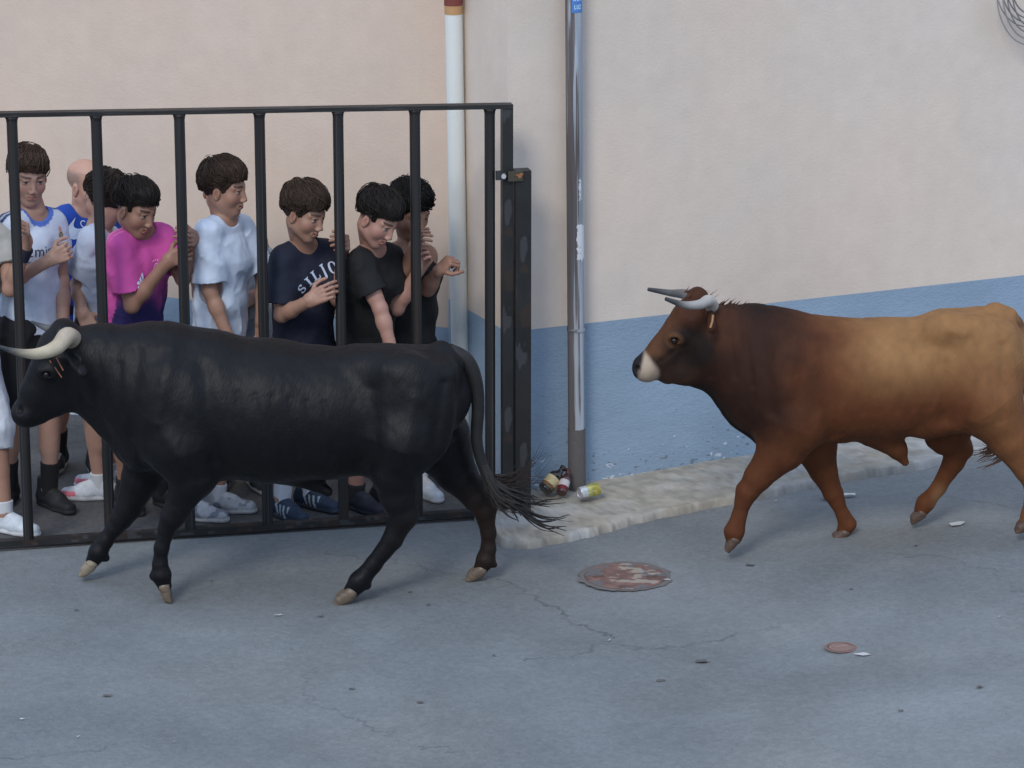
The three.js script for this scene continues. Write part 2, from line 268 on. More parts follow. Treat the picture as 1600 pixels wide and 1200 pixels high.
function building(name, label, p0, dir, length, dadoY, tone) {
  const back = [dir[1] * (dir[0] > 0 ? 1 : -1), -Math.abs(dir[0])], turn = Math.atan2(-dir[1], dir[0]), D = 6;
  const o = thing(name, label, 'building', [p0[0], 0, p0[1]]);
  const mid = (y0, y1, d) => [p0[0] + dir[0] * length / 2 + back[0] * d / 2, (y0 + y1) / 2, p0[1] + dir[1] * length / 2 + back[1] * d / 2];
  const up = box(length, 7 - dadoY, D, mid(dadoY, 7, D), turn); part('wall', up, plaster(tone), o);
  const lo = new THREE.BoxGeometry(length, dadoY + 0.3, D).toNonIndexed(); { const p = lo.attributes.position, n = lo.attributes.normal, u = lo.attributes.uv; for (let i = 0; i < p.count; i++) u.setXY(i, (Math.abs(n.getX(i)) > 0.5 ? p.getZ(i) : p.getX(i)) / 1.7, (p.getY(i) + (dadoY + 0.3) / 2 - 0.3 - 0.05) / 0.85); }
  lo.rotateY(turn); lo.translate(...mid(-0.3, dadoY, D));
  const dm = dadoMap.clone(); dm.wrapT = THREE.ClampToEdgeWrapping; part('dado', lo, std({ map: dm, bumpMap: grain, bumpScale: 0.003, roughness: 0.8 }), o, 'blue painted band along the foot of the wall');
  const rf = box(length + 0.5, 0.25, D + 0.5, mid(7, 7.25, D), turn); part('roof', rf, std({ color: lin(0.3, 0.16, 0.1), roughness: 0.9 }), o);
}
building('plastered_building', 'beige plastered building with blue painted base behind the brown bull', [-0.02, -15.38], [0.914, -0.405], 11, 0.85, lin(0.78, 0.67, 0.58));
building('plastered_building', 'beige plastered building with blue base behind the barred gate and the boys', [-0.22, -16.0], [-0.916, -0.402], 9, 0.7, lin(0.74, 0.6, 0.5));

// ------------------------------------------------------------------ bulls
const furBump = tex(512, 512, (u, v) => grey(0.5 + 0.35 * tfbm(u * 1, v * 0.25, 128, 4, 2) + 0.35 * tfbm(u, v * 0.5, 40, 14, 3)), { srgb: false });
const hornGeo = (pts, r, c0, c1, c2) => { const g = tube(pts, r, { seg: 28, sides: 14 }), u = g.attributes.uv; let i = 0; return paint(g, (x, y, z) => { const t = u.getY(i++), n = fbm(x * 60, y * 60, z * 60, 3) * 0.25; return mul(mixv(mixv(c0, c1, smooth(0.25, 0.6, t + n * 0.3)), c2, smooth(0.62, 0.9, t + n * 0.2)), 0.92 + n * 0.5); }); };
// one lower leg end: two-clawed hoof pointing along `toe`, sole facing `sole`
function hoofGeo(top, tip, sole, r, c) {
  const ax = norm(sub(tip, top)), side = norm(cross(ax, sole)), f = new Field();
  for (const s of [-1, 1]) {
    const o = mul(side, s * r * 0.52); f.cap(add(add(top, o), mul(ax, -r * 0.1)), add(add(tip, mul(side, s * r * 0.42)), mul(ax, -r * 0.5)), r * 0.72, r * 0.6, { k: 0.004 });
    f.cap(add(add(top, mul(side, s * r * 0.5)), mul(sole, r * 0.5)), add(add(tip, mul(side, s * r * 0.45)), mul(sole, r * 0.35)), r * 0.5, r * 0.42, { k: 0.012 });
  }
  f.clip(add(tip, mul(sole, r * 0.55)), sole, 0.004);
  return paint(sideUV(f.mesh(0.004)), (x, y, z) => mul(c, 0.85 + 0.5 * fbm(x * 50, y * 120, z * 50, 3)));
}
// muscle relief: each line pushes the hide in (+) or out (-) along itself, seen from the side
const relief = (lines) => { const L = lines.map(([a, b, amp, w]) => ({ a, e: [b[0] - a[0], b[1] - a[1]], l: (b[0] - a[0]) ** 2 + (b[1] - a[1]) ** 2, amp, w: 1 / (w * w) })); return (x, y) => { let s = 0; for (const q of L) { const px = x - q.a[0], py = y - q.a[1], t = clamp((px * q.e[0] + py * q.e[1]) / q.l), d2 = (px - q.e[0] * t) ** 2 + (py - q.e[1] * t) ** 2; if (d2 * q.w < 6) s += q.amp * Math.exp(-d2 * q.w); } return s; }; };
const hairMat = (o = {}) => phy({ vertexColors: true, roughness: 0.62, bumpMap: furBump, bumpScale: 0.0016, sheen: 0.25, sheenRoughness: 0.5, sheenColor: lin(0.5, 0.5, 0.55), ...o });
function strands(root, flows, n, r0, spread, rand, colour) { // tail brush: many tapered locks following the given flow lines
  const list = [];
  for (let i = 0; i < n; i++) {
    const fl = flows[i % flows.length], off = [(rand() - 0.5) * spread, (rand() - 0.5) * spread, (rand() - 0.5) * spread * 1.4], pts = fl.map((p, k) => add(p, mul(off, 0.25 + k * 0.42))), cut = Math.max(3, Math.ceil(pts.length * (0.6 + 0.5 * rand())));
    const use = [add(root, mul(off, 0.22)), ...pts.slice(0, cut)].map((p, k) => (k ? add(p, [(rand() - 0.5) * 0.012 * k, (rand() - 0.5) * 0.012 * k, (rand() - 0.5) * 0.012 * k]) : p)), w = r0 * (0.5 + rand());
    list.push(paint(tube(use, (t) => w * (1 - 0.85 * t) * (0.5 + Math.min(0.5, t * 3)), { seg: 12, sides: 5 }), () => mul(colour, 0.7 + 0.0 * i)));
  }
  return mergeGeometries(list);
}
{ // the black one, trotting left in front of the gate
  const f = new Field(), Zs = [0, 0, 1], q = (px) => px * 0.00283;
  const trunk = [[[-1.508,0.91,-14.05], 112, 0.74], [[-1.319,0.857,-14.05], 117, 0.8], [[-1.067,0.834,-14.05], 115, 0.86], [[-0.814,0.825,-14.05], 106, 0.86], [[-0.561,0.857,-14.05], 94, 0.8], [[-0.37,0.91,-14.05], 72, 0.86]];
  for (let i = 0; i + 1 < trunk.length; i++) f.cap(trunk[i][0], trunk[i + 1][0], q(trunk[i][1] - 3), q(trunk[i + 1][1] - 3), { s: Zs, w: (trunk[i][2] + trunk[i + 1][2]) / 2, k: 0.03 });
  f.cap([-1.579,1.072,-14.05], [-1.314,1.043,-14.05], q(50), q(50), { k: 0.05 }); // withers
  f.cap([-0.671,1.029,-14.05], [-0.308,1.035,-14.05], q(34), q(31), { k: 0.05, s: Zs, w: 1.5 }); // loin and croup
  f.ell([-0.544,1.047,-13.95], [q(44), q(28), 0.06], { k: 0.1 }); f.ell([-0.278,1.03,-13.94], [q(14), q(20), 0.05], { k: 0.05 }); // hook and pin bones
  f.cap([-1.568,0.98,-14.05], [-1.776,1.038,-14.05], q(86), q(66), { s: Zs, w: 0.8, k: 0.06 }); // neck
  f.cap([-1.776,1.049,-14.05], [-1.923,1.066,-14.05], q(58), q(50), { s: Zs, w: 0.82, k: 0.04 });
  f.cap([-1.873,0.904,-14.05], [-1.646,0.723,-14.05], q(28), q(44), { s: Zs, w: 0.6, k: 0.06 }); // dewlap
  f.ell([-1.627,0.694,-14.05], [q(36), q(44), 0.15], { k: 0.06 });
  // head
  f.cap([-1.953,1.188,-14.05], [-1.961,1.107,-14.05], q(22), q(34), { s: Zs, w: 1.25, k: 0.03 });
  f.cap([-1.972,1.107,-14.05], [-2.069,0.921,-14.05], q(37), q(28), { s: Zs, w: 0.95, k: 0.02 });
  f.cap([-2.069,0.921,-14.05], [-2.119,0.837,-14.05], q(28), q(24), { s: Zs, w: 0.95, k: 0.02 });
  f.cap([-1.91,0.956,-14.05], [-2.077,0.84,-14.05], q(40), q(22), { s: Zs, w: 0.72, k: 0.04 });
  f.ell([-2.134,0.822,-14.05], [q(22), q(22), 0.075], { k: 0.02 });
  f.ell([-2.151,0.858,-13.985], [q(5), q(7), 0.016], { op: 1, k: 0.01 }); f.ell([-2.171,0.822,-14.115], [q(5), q(7), 0.016], { op: 1, k: 0.01 });
  f.cap([-2.139,0.804,-13.96], [-2.048,0.823,-13.955], q(2), q(2), { op: 1, k: 0.01 }); // mouth line
  for (const s of [-1, 1]) { const z = 14.05 - s * 0.1; f.ell([[-2.014,1.038,-14.05][0], [-2.014,1.038,-14.05][1], -z], [q(15), q(10), 0.02], { k: 0.03 }); f.ell([[-2.02,1.029,-14.05][0], [-2.02,1.029,-14.05][1], -14.05 + s * 0.113], [q(7), q(4.5), 0.014], { op: 1, k: 0.01 }); }
  // ears
  f.cap([-1.908,1.101,-13.94], [-1.85,1.076,-13.82], q(9), q(11), { k: 0.02, s: norm([0.4, 0.5, 0.5]), w: 0.5 }); f.cap([-1.938,1.055,-14.16], [-1.91,0.976,-14.28], q(9), q(11), { k: 0.02 });
  // legs
  const leg = (pts, k0 = 0.07) => { for (let i = 0; i + 1 < pts.length; i++) f.cap(pts[i][0], pts[i + 1][0], q(pts[i][1]), q(pts[i + 1][1]), { k: i === 0 ? k0 : 0.018 }); };
  f.ell([-1.456,0.847,-13.87], [q(58), q(84), 0.09], { k: 0.07 }); f.ell([-1.565,0.718,-14.22], [q(50), q(76), 0.09], { k: 0.07 });
  leg([[[-1.435,0.709,-13.9], 52], [[-1.396,0.578,-13.9], 36], [[-1.461,0.437,-13.9], 20], [[-1.485,0.393,-13.9], 18], [[-1.509,0.346,-13.9], 13], [[-1.537,0.252,-13.9], 11], [[-1.547,0.175,-13.9], 11], [[-1.543,0.128,-13.9], 14], [[-1.53,0.077,-13.9], 11.5]]);
  leg([[[-1.593,0.623,-14.19], 46], [[-1.648,0.489,-14.19], 31], [[-1.715,0.34,-14.19], 20], [[-1.745,0.295,-14.19], 17], [[-1.775,0.253,-14.19], 13], [[-1.823,0.187,-14.19], 11.5], [[-1.853,0.139,-14.19], 14], [[-1.878,0.097,-14.19], 11.5]]);
  f.ell([-0.444,0.873,-13.88], [q(70), q(92), 0.1], { k: 0.07 }); f.ell([-0.412,0.762,-14.22], [q(62), q(84), 0.1], { k: 0.07 });
  leg([[[-0.479,0.741,-13.89], 56], [[-0.513,0.601,-13.89], 36], [[-0.498,0.484,-13.89], 27], [[-0.476,0.402,-13.89], 22], [[-0.522,0.296,-13.89], 15], [[-0.607,0.178,-13.89], 12.5], [[-0.67,0.101,-13.89], 15.5], [[-0.704,0.06,-13.89], 13]]);
  f.cap([-0.464,0.508,-13.89], [-0.44,0.402,-13.89], q(8), q(9), { k: 0.02 });
  leg([[[-0.319,0.65,-14.2], 50], [[-0.251,0.507,-14.2], 32], [[-0.16,0.394,-14.2], 22], [[-0.123,0.334,-14.2], 18], [[-0.106,0.226,-14.2], 11.5], [[-0.106,0.148,-14.2], 11.5], [[-0.118,0.099,-14.2], 14.5], [[-0.138,0.063,-14.2], 12]]);
  f.cap([-0.137,0.457,-14.2], [-0.086,0.346,-14.2], q(7), q(7), { k: 0.02 });
  f.ell([-0.08,0.075,-14.2], [q(5), q(5), 0.02], { k: 0.01 }); f.ell([-0.636,0.078,-13.89], [q(6), q(5), 0.022], { k: 0.012 }); f.ell([-1.82,0.109,-14.19], [q(6), q(5), 0.022], { k: 0.012 }); f.ell([-1.577,0.122,-13.9], [q(6), q(6), 0.02], { k: 0.012 });
  f.cap([-0.987,0.561,-14.05], [-0.814,0.464,-14.05], q(20), q(8), { k: 0.05 }); // sheath
  f.cap([-0.673,0.641,-13.98], [-0.56,0.592,-13.95], q(20), q(16), { k: 0.06 }); // flank fold
  f.cap([-0.307,1.107,-14.05], [-0.218,1.066,-14.05], q(16), q(12), { k: 0.03 });
  const ribs = [0, 1, 2, 3, 4, 5].map((i) => [add([-1.182,0.982,-13.85], [i * 0.075, -0.01 * i, 0]), add([-1.149,0.723,-13.85], [i * 0.075, -0.005 * i, 0]), 0.004, 0.016]);
  const hide = relief([[[-1.33,1.068,-13.85], [-1.283,0.68,-13.85], 0.016, 0.04], [[-1.614,1.14,-13.85], [-1.642,0.781,-13.85], 0.012, 0.03], [[-1.465,1.154,-13.85], [-1.534,0.868,-13.85], -0.01, 0.035], [[-1.524,0.839,-13.85], [-1.417,0.68,-13.85], -0.008, 0.035], [[-0.602,0.982,-13.85], [-0.584,0.665,-13.85], 0.014, 0.035], [[-0.695,1.04,-13.85], [-0.58,1.011,-13.85], 0.007, 0.05], [[-0.415,0.954,-13.85], [-0.472,0.665,-13.85], -0.008, 0.035], [[-0.298,1.011,-13.85], [-0.344,0.709,-13.85], 0.01, 0.022], [[-0.551,1.091,-13.85], [-0.491,1.068,-13.85], -0.004, 0.035], [[-1.801,1.168,-13.85], [-1.749,0.896,-13.85], 0.004, 0.014], [[-1.693,1.083,-13.85], [-1.689,0.868,-13.85], 0.0045, 0.018], [[-1.875,1.112,-13.9], [-1.865,0.911,-13.9], 0.007, 0.018], ...ribs]);
  f.post = (d, x, y, z) => d + hide(x, y) + 0.005 * fbm(x * 7, y * 7, z * 7, 3) + 0.0014 * noise(x * 45, y * 22, z * 45);
  const o = thing('bull', 'black bull with pale forward horns trotting left in front of the gate', 'bull', [[-1.123,0.811,-14.05][0], 0, -14.05]);
  const g = sideUV(f.mesh(0.0085, 0.04), 3);
  paint(g, (x, y, z) => { const n = 0.5 + 0.5 * fbm(x * 22, y * 14, z * 22, 4), leg = smooth(0.5, 0.3, y + 0.06 * fbm(x * 8, y * 8, z * 8, 2)) * smooth(-0.6, -0.3, x); return mul(mixv([0.004, 0.0045, 0.006], [0.017, 0.01, 0.0075], clamp(leg + 0.12 * n)), 0.75 + 0.6 * n); });
  part('body', g, hairMat({ sheen: 0.12, sheenColor: lin(0.35, 0.42, 0.55), roughness: 0.5, specularIntensity: 0.45 }), o);
  const hm = std({ vertexColors: true, roughness: 0.42, bumpMap: furBump, bumpScale: 0.001 });
  part('horn', hornGeo([[-1.911,1.177,-13.98], [-1.921,1.209,-13.9], [-1.956,1.182,-13.82], [-2.025,1.18,-13.72], [-2.099,1.209,-13.64], [-2.179,1.248,-13.6]], (t) => q(mix(16, 2, t ** 1.25)), [0.48, 0.4, 0.31], [0.66, 0.57, 0.4], [0.05, 0.055, 0.065]), hm, o);
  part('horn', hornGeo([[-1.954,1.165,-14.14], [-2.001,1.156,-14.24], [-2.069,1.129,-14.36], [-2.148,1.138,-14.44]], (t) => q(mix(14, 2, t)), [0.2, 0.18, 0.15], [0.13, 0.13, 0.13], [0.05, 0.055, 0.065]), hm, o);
  const hc = [0.17, 0.125, 0.09];
  part('hoof', hoofGeo([-1.884,0.085,-14.19], [-1.928,0.045,-14.19], norm([-0.2, -1, 0]), q(12.5), [0.27, 0.22, 0.16]), hm, o);
  part('hoof', hoofGeo([-1.53,0.074,-13.9], [-1.515,0.009,-13.9], norm([0.95, 0.1, 0]), q(11.5), hc), hm, o);
  part('hoof', hoofGeo([-0.71,0.054,-13.89], [-0.77,0.012,-13.89], [0, -1, 0], q(13.5), hc), hm, o);
  part('hoof', hoofGeo([-0.141,0.054,-14.2], [-0.193,0.021,-14.2], [0, -1, 0], q(12.5), hc), hm, o);
  const tagm = std({ color: lin(0.28, 0.095, 0.045), roughness: 0.6 });
  for (const [a, b] of [[[-1.963,1.126,-13.86], [-1.932,1.074,-13.84]], [[-1.973,1.077,-13.88], [-1.942,1.037,-13.86]], [[-1.997,1.103,-13.9], [-1.992,1.092,-13.9]]]) part('ear_tag', tube([a, mixv(a, b, 0.5), b], () => q(1.8), { seg: 4, sides: 8, flat: 0.5 }), tagm, o);
  part('eye', new THREE.SphereGeometry(q(5), 16, 12).translate([-2.02,1.029,-14.05][0], [-2.02,1.029,-14.05][1], -13.945), std({ color: lin(0.01, 0.008, 0.007), roughness: 0.12 }), o);
  const tailPts = [[-0.279,1.107,-14.05], [-0.201,1.066,-14.05], [-0.162,0.98,-14.05], [-0.149,0.852,-14.06], [-0.155,0.688,-14.07], [-0.122,0.552,-14.08], [-0.085,0.473,-14.08]];
  part('tail', paint(sideUV(tube(tailPts, (t) => q(mix(13, 7.5, t)), { seg: 36, sides: 12 }), 3), (x, y, z) => mul([0.013, 0.012, 0.012], 0.8 + 0.4 * noise(x * 40, y * 40, z * 40))), hairMat(), o);
  const r2 = seeded(5);
  part('tail_brush', mergeGeometries([
    strands([-0.136,0.611,-14.08], [[[-0.119,0.523,-14.08], [-0.091,0.455,-14.08], [-0.042,0.416,-14.07], [0.034,0.396,-14.06]], [[-0.108,0.532,-14.1], [-0.057,0.472,-14.1], [0.014,0.443,-14.1], [0.085,0.407,-14.1]], [[-0.099,0.523,-14.05], [-0.062,0.45,-14.03], [0,0.414,-14.02], [0.062,0.385,-14]]], 110, 0.009, 0.05, r2, [0.018, 0.013, 0.012]),
    strands([-0.099,0.523,-14.08], [[[0,0.437,-14.07], [0.085,0.411,-14.06], [0.164,0.42,-14.05], [0.232,0.444,-14.04]], [[0,0.422,-14.07], [0.074,0.366,-14.06], [0.147,0.334,-14.05], [0.238,0.34,-14.04]], [[-0.006,0.423,-14.05], [0.062,0.355,-14.04], [0.136,0.308,-14.02], [0.226,0.302,-14]]], 16, 0.008, 0.016, r2, [0.016, 0.012, 0.011]),
    strands([-0.127,0.552,-14.08], [[[-0.071,0.517,-14.1], [0,0.52,-14.12], [0.062,0.549,-14.14], [0.142,0.611,-14.18]], [[-0.071,0.496,-14.1], [0,0.49,-14.12], [0.071,0.514,-14.14], [0.131,0.582,-14.18]], [[-0.057,0.466,-14.1], [0.014,0.46,-14.12], [0.085,0.475,-14.14], [0.194,0.424,-14.18]]], 44, 0.0026, 0.05, r2, [0.03, 0.017, 0.014]),
  ]), hairMat(), o);
}
{ // the red-brown one, trotting left along the pavement
  const f = new Field(), Zs = [0, 0, 1], q = (px) => px * 0.0029, m = 14.55;
  const trunk = [[[1.212,0.865,-14.55], 106, 0.76], [[1.45,0.838,-14.55], 101, 0.86], [[1.682,0.844,-14.55], 98, 0.9], [[1.913,0.871,-14.55], 93, 0.88], [[2.114,0.922,-14.55], 84, 0.84]];
  for (let i = 0; i + 1 < trunk.length; i++) f.cap(trunk[i][0], trunk[i + 1][0], q(trunk[i][1] - 3), q(trunk[i + 1][1] - 3), { s: Zs, w: (trunk[i][2] + trunk[i + 1][2]) / 2, k: 0.03 });
  f.cap([1.084,1.044,-14.55], [1.22,0.999,-14.55], q(50), q(48), { s: Zs, w: 0.7, k: 0.07 }); // crest
  f.cap([1.935,1.074,-14.55], [2.18,1.095,-14.55], q(28), q(27), { s: Zs, w: 1.6, k: 0.05 });
  f.ell([1.97,1.093,-14.42], [q(40), q(26), 0.06], { k: 0.1 }); f.ell([2.216,1.055,-14.45], [q(14), q(20), 0.05], { k: 0.05 });
  f.cap([1.174,0.88,-14.55], [0.969,0.999,-14.55], q(92), q(66), { s: Zs, w: 0.82, k: 0.06 });
  f.cap([0.969,0.999,-14.55], [0.852,1.065,-14.55], q(64), q(46), { s: Zs, w: 0.86, k: 0.04 });
  f.cap([0.905,0.85,-14.55], [1.061,0.699,-14.55], q(18), q(30), { s: Zs, w: 0.5, k: 0.05 }); f.cap([1.061,0.699,-14.55], [1.159,0.59,-14.55], q(28), q(24), { s: Zs, w: 0.55, k: 0.04 });
  f.ell([1.207,0.654,-14.55], [q(34), q(44), 0.15], { k: 0.06 });
  // head
  f.cap([0.835,1.22,-14.55], [0.819,1.143,-14.55], q(18), q(30), { s: Zs, w: 1.3, k: 0.03 });
  f.cap([0.814,1.119,-14.55], [0.694,0.976,-14.55], q(36), q(25), { s: Zs, w: 1, k: 0.02 });
  f.cap([0.694,0.976,-14.55], [0.608,0.898,-14.55], q(25), q(20), { s: Zs, w: 1, k: 0.02 });
  f.cap([0.863,0.922,-14.55], [0.71,0.88,-14.55], q(46), q(21), { s: Zs, w: 0.72, k: 0.05 });
  f.ell([0.606,0.892,-14.55], [q(20), q(20), 0.075], { k: 0.02 });
  for (const s of [-1, 1]) { f.ell([[0.745,1.062,-14.55][0], [0.745,1.062,-14.55][1], -m + s * 0.092], [q(16), q(11), 0.022], { k: 0.03 }); f.ell([[0.728,1.047,-14.55][0], [0.728,1.047,-14.55][1], -m + s * 0.106], [q(7), q(5), 0.016], { op: 1, k: 0.008 }); f.ell([[0.565,0.898,-14.55][0], [0.565,0.898,-14.55][1], -m + s * 0.045], [q(7), q(7), 0.018], { op: 1, k: 0.01 }); }
  f.cap([0.571,0.871,-14.47], [0.668,0.892,-14.46], q(1.6), q(1.6), { op: 1, k: 0.012 });
  f.cap([0.888,1.177,-14.46], [0.888,1.137,-14.34], q(9), q(10), { k: 0.02, s: norm([1, 0, 0.3]), w: 0.6 }); f.cap([0.894,1.144,-14.64], [0.915,1.045,-14.78], q(9), q(10), { k: 0.02 });
  const leg = (pts, k0 = 0.07) => { for (let i = 0; i + 1 < pts.length; i++) f.cap(pts[i][0], pts[i + 1][0], q(pts[i][1]), q(pts[i + 1][1]), { k: i === 0 ? k0 : 0.018 }); };
  f.ell([1.262,0.821,-14.38], [q(56), q(84), 0.09], { k: 0.07 }); f.ell([1.337,0.712,-14.72], [q(52), q(76), 0.09], { k: 0.07 });
  leg([[[1.275,0.676,-14.42], 48], [[1.22,0.555,-14.42], 37], [[1.115,0.42,-14.42], 22], [[1.067,0.35,-14.42], 17.5], [[1.051,0.307,-14.42], 13], [[1.032,0.237,-14.42], 11], [[1.021,0.198,-14.42], 11.5], [[1.01,0.161,-14.42], 14.5], [[1.007,0.131,-14.42], 12]]);
  leg([[[1.376,0.54,-14.68], 44], [[1.433,0.371,-14.68], 22], [[1.483,0.257,-14.68], 15], [[1.501,0.22,-14.68], 11.5], [[1.533,0.152,-14.68], 10.5], [[1.552,0.112,-14.68], 13.5], [[1.535,0.078,-14.68], 11.5]]);
  f.ell([2.109,0.89,-14.4], [q(58), q(88), 0.1], { k: 0.07 }); f.ell([2.109,0.809,-14.7], [q(54), q(80), 0.1], { k: 0.07 });
  leg([[[2.142,0.771,-14.4], 50], [[2.244,0.606,-14.4], 33], [[2.33,0.465,-14.4], 22], [[2.362,0.405,-14.4], 18], [[2.357,0.305,-14.4], 12], [[2.35,0.253,-14.4], 14.5], [[2.334,0.219,-14.4], 12]]);
  leg([[[2.021,0.657,-14.7], 46], [[2.001,0.547,-14.7], 36], [[2.054,0.473,-14.7], 21], [[2.035,0.405,-14.7], 16], [[1.969,0.282,-14.7], 11.5], [[1.912,0.208,-14.7], 13.5], [[1.895,0.177,-14.7], 11.5]]);
  f.cap([2.072,0.534,-14.7], [2.101,0.455,-14.7], q(6), q(6), { k: 0.02 });
  f.cap([1.66,0.593,-14.55], [1.756,0.511,-14.55], q(26), q(15), { k: 0.06 }); f.cap([1.756,0.511,-14.55], [1.793,0.45,-14.55], q(15), q(6), { k: 0.02 });
  f.cap([1.881,0.661,-14.47], [1.989,0.691,-14.42], q(26), q(20), { k: 0.06 });
  f.cap([2.177,1.163,-14.55], [2.244,1.143,-14.55], q(13), q(11), { k: 0.03 });
  const ribs = [0, 1, 2, 3, 4].map((i) => [add([1.527,0.993,-14.35], [i * 0.075, 0, 0]), add([1.571,0.755,-14.35], [i * 0.075, 0.005 * i, 0]), 0.004, 0.016]);
  const hide = relief([[[1.393,1.007,-14.35], [1.437,0.636,-14.35], 0.015, 0.04], [[1.118,1.066,-14.35], [1.164,0.755,-14.35], 0.01, 0.03], [[1.265,1.111,-14.35], [1.225,0.845,-14.35], -0.009, 0.035], [[1.914,0.963,-14.35], [1.94,0.711,-14.35], 0.014, 0.035], [[1.826,1.037,-14.35], [1.94,1.037,-14.35], 0.014, 0.045], [[2.085,0.963,-14.35], [2.094,0.726,-14.35], -0.008, 0.035], [[2.185,1.052,-14.35], [2.18,0.726,-14.35], 0.01, 0.022], [[1.954,1.125,-14.35], [2.011,1.116,-14.35], -0.012, 0.03], [[0.956,1.184,-14.35], [1.001,0.904,-14.35], 0.007, 0.016], [[1.024,1.184,-14.35], [1.076,0.874,-14.35], 0.007, 0.016], [[0.881,1.098,-14.4], [0.895,0.89,-14.4], 0.008, 0.018], [[0.753,1.011,-14.45], [0.673,0.948,-14.45], 0.006, 0.014], ...ribs]);
  f.post = (d, x, y, z) => d + hide(x, y) + 0.005 * fbm(x * 7 + 5, y * 7, z * 7, 3) + 0.0014 * noise(x * 45, y * 22, z * 45);
  const o = thing('bull', 'red brown bull with dark head and tan back trotting along the pavement', 'bull', [[1.745,0.669,-14.55][0], 0.03, -14.55]);
  const g = sideUV(f.mesh(0.0085, 0.04), 3), X = (u) => (u - 800) * 0.0029, hd = [0.852,1.059,-14.55], nose = [0.594,0.895,-14.55], cheek = [0.775,1.014,-14.55], eye0 = [0.728,1.047,-14.55], snout = [0.665,0.976,-14.55];
  paint(g, (x, y, z, nx, ny, nz) => {
    const n = fbm(x * 5, y * 5, z * 5, 3), h = fbm(x * 30, y * 18, z * 30, 4), u = 800 + x / 0.0029;
    let c = [0.12, 0.04, 0.0155]; // red brown
    const saddleAndLight = smooth(0.74, 1.04, y + 0.07 * n) * smooth(1262, 1400, u + 50 * n), rump = smooth(1480, 1560, u + 50 * n) * smooth(0.7, 1.0, y + 0.1 * n);  // tan coat along the back, with light from above painted in as well
    c = mixv(c, [0.29, 0.15, 0.062], clamp(saddleAndLight * 0.95)); c = mixv(c, [0.2, 0.085, 0.034], smooth(1490, 1570, u + 50 * n) * smooth(1.02, 0.9, y + 0.08 * n) * 0.85); c = mixv(c, [0.29, 0.14, 0.06], rump * 0.2);
    const shoulder = smooth(1300, 1190, u + 60 * n - (y - 0.8) * 80), low = smooth(0.72, 0.5, y + 0.05 * n);
    c = mixv(c, [0.026, 0.011, 0.0075], shoulder * (1 - low * 0.85) * 0.93);
    const brisk = smooth(0.14, 0.02, Math.abs(z + m)) * smooth(1215, 1185, u) * smooth(0.35, 0.5, y); c = mixv(c, [0.012, 0.008, 0.007], brisk * 0.8);
    const poll = smooth(0.96, 1.08, y + 0.05 * n) * smooth(1180, 1120, u); c = mixv(c, [0.075, 0.028, 0.014], poll * 0.75);
    const p = [x, y, z], face = smooth(0.24, 0.1, len(sub(p, snout))); c = mixv(c, [0.14, 0.065, 0.032], face * 0.8);
    const fh = smooth(1075, 1040, u + 14 * n) * smooth(0.95, 1.03, y); c = mixv(c, [0.1, 0.04, 0.02], fh * 0.7);
    const ck = smooth(0.13, 0.07, Math.hypot((x - cheek[0] - 0.02) * 0.9, y - cheek[1]) + 0.03 * n); c = mixv(c, [0.013, 0.009, 0.008], ck * 0.92);
    const jaw = smooth(0.09, 0.05, Math.hypot((x - snout[0] - 0.03) * 0.6, y - snout[1] + 0.075)); c = mixv(c, [0.022, 0.013, 0.011], jaw * 0.85);
    const ring = len(sub(p, nose)); if (ring < 0.115) { const d = x - nose[0]; c = mixv(c, [0.42, 0.33, 0.25], smooth(0.094, 0.078, ring + 0.012 * n) * smooth(-0.05, -0.03, d + 0.01 * n + 0.02)); c = mixv(c, [0.02, 0.018, 0.02], smooth(-0.008, -0.026, d - (y - nose[1]) * 0.25 + 0.004 * n)); }
    const er = smooth(0.05, 0.03, Math.hypot(x - eye0[0], y - eye0[1] - 0.0)); c = mixv(c, [0.15, 0.07, 0.035], er * 0.6 * (1 - smooth(0.02, 0.01, Math.hypot(x - eye0[0], y - eye0[1]))));
    const pale = smooth(0.34, 0.24, y) * smooth(1460, 1480, u) * smooth(1560, 1540, u); c = mixv(c, [0.3, 0.17, 0.08], pale * 0.6);
    return mul(c, 0.95 + 0.2 * h);
  });
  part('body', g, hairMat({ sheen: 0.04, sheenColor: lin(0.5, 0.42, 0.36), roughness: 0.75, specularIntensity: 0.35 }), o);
  const hm = std({ vertexColors: true, roughness: 0.45, bumpMap: furBump, bumpScale: 0.001 });
  part('horn', hornGeo([[0.894,1.207,-14.46], [0.875,1.245,-14.4], [0.828,1.247,-14.32], [0.757,1.262,-14.26], [0.676,1.298,-14.22]], (t) => q(mix(11, 3, t ** 1.2)), [0.5, 0.47, 0.43], [0.42, 0.4, 0.38], [0.06, 0.06, 0.065]), hm, o);
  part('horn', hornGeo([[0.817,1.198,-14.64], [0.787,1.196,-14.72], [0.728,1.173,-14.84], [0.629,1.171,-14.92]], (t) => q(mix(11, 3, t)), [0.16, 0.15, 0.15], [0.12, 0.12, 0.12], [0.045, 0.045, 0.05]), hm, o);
  const hc = [0.12, 0.075, 0.055];
  part('hoof', hoofGeo([1.008,0.125,-14.42], [0.988,0.085,-14.42], norm([-0.5, -0.8, 0]), q(12.5), hc), hm, o);
  part('hoof', hoofGeo([1.535,0.074,-14.68], [1.488,0.043,-14.68], [0, -1, 0], q(12), hc), hm, o);
  part('hoof', hoofGeo([2.329,0.21,-14.4], [2.295,0.183,-14.4], [0, -1, 0], q(12), hc), hm, o);
  part('hoof', hoofGeo([1.89,0.164,-14.7], [1.852,0.127,-14.7], norm([0.5, -0.8, 0]), q(11), hc), hm, o);
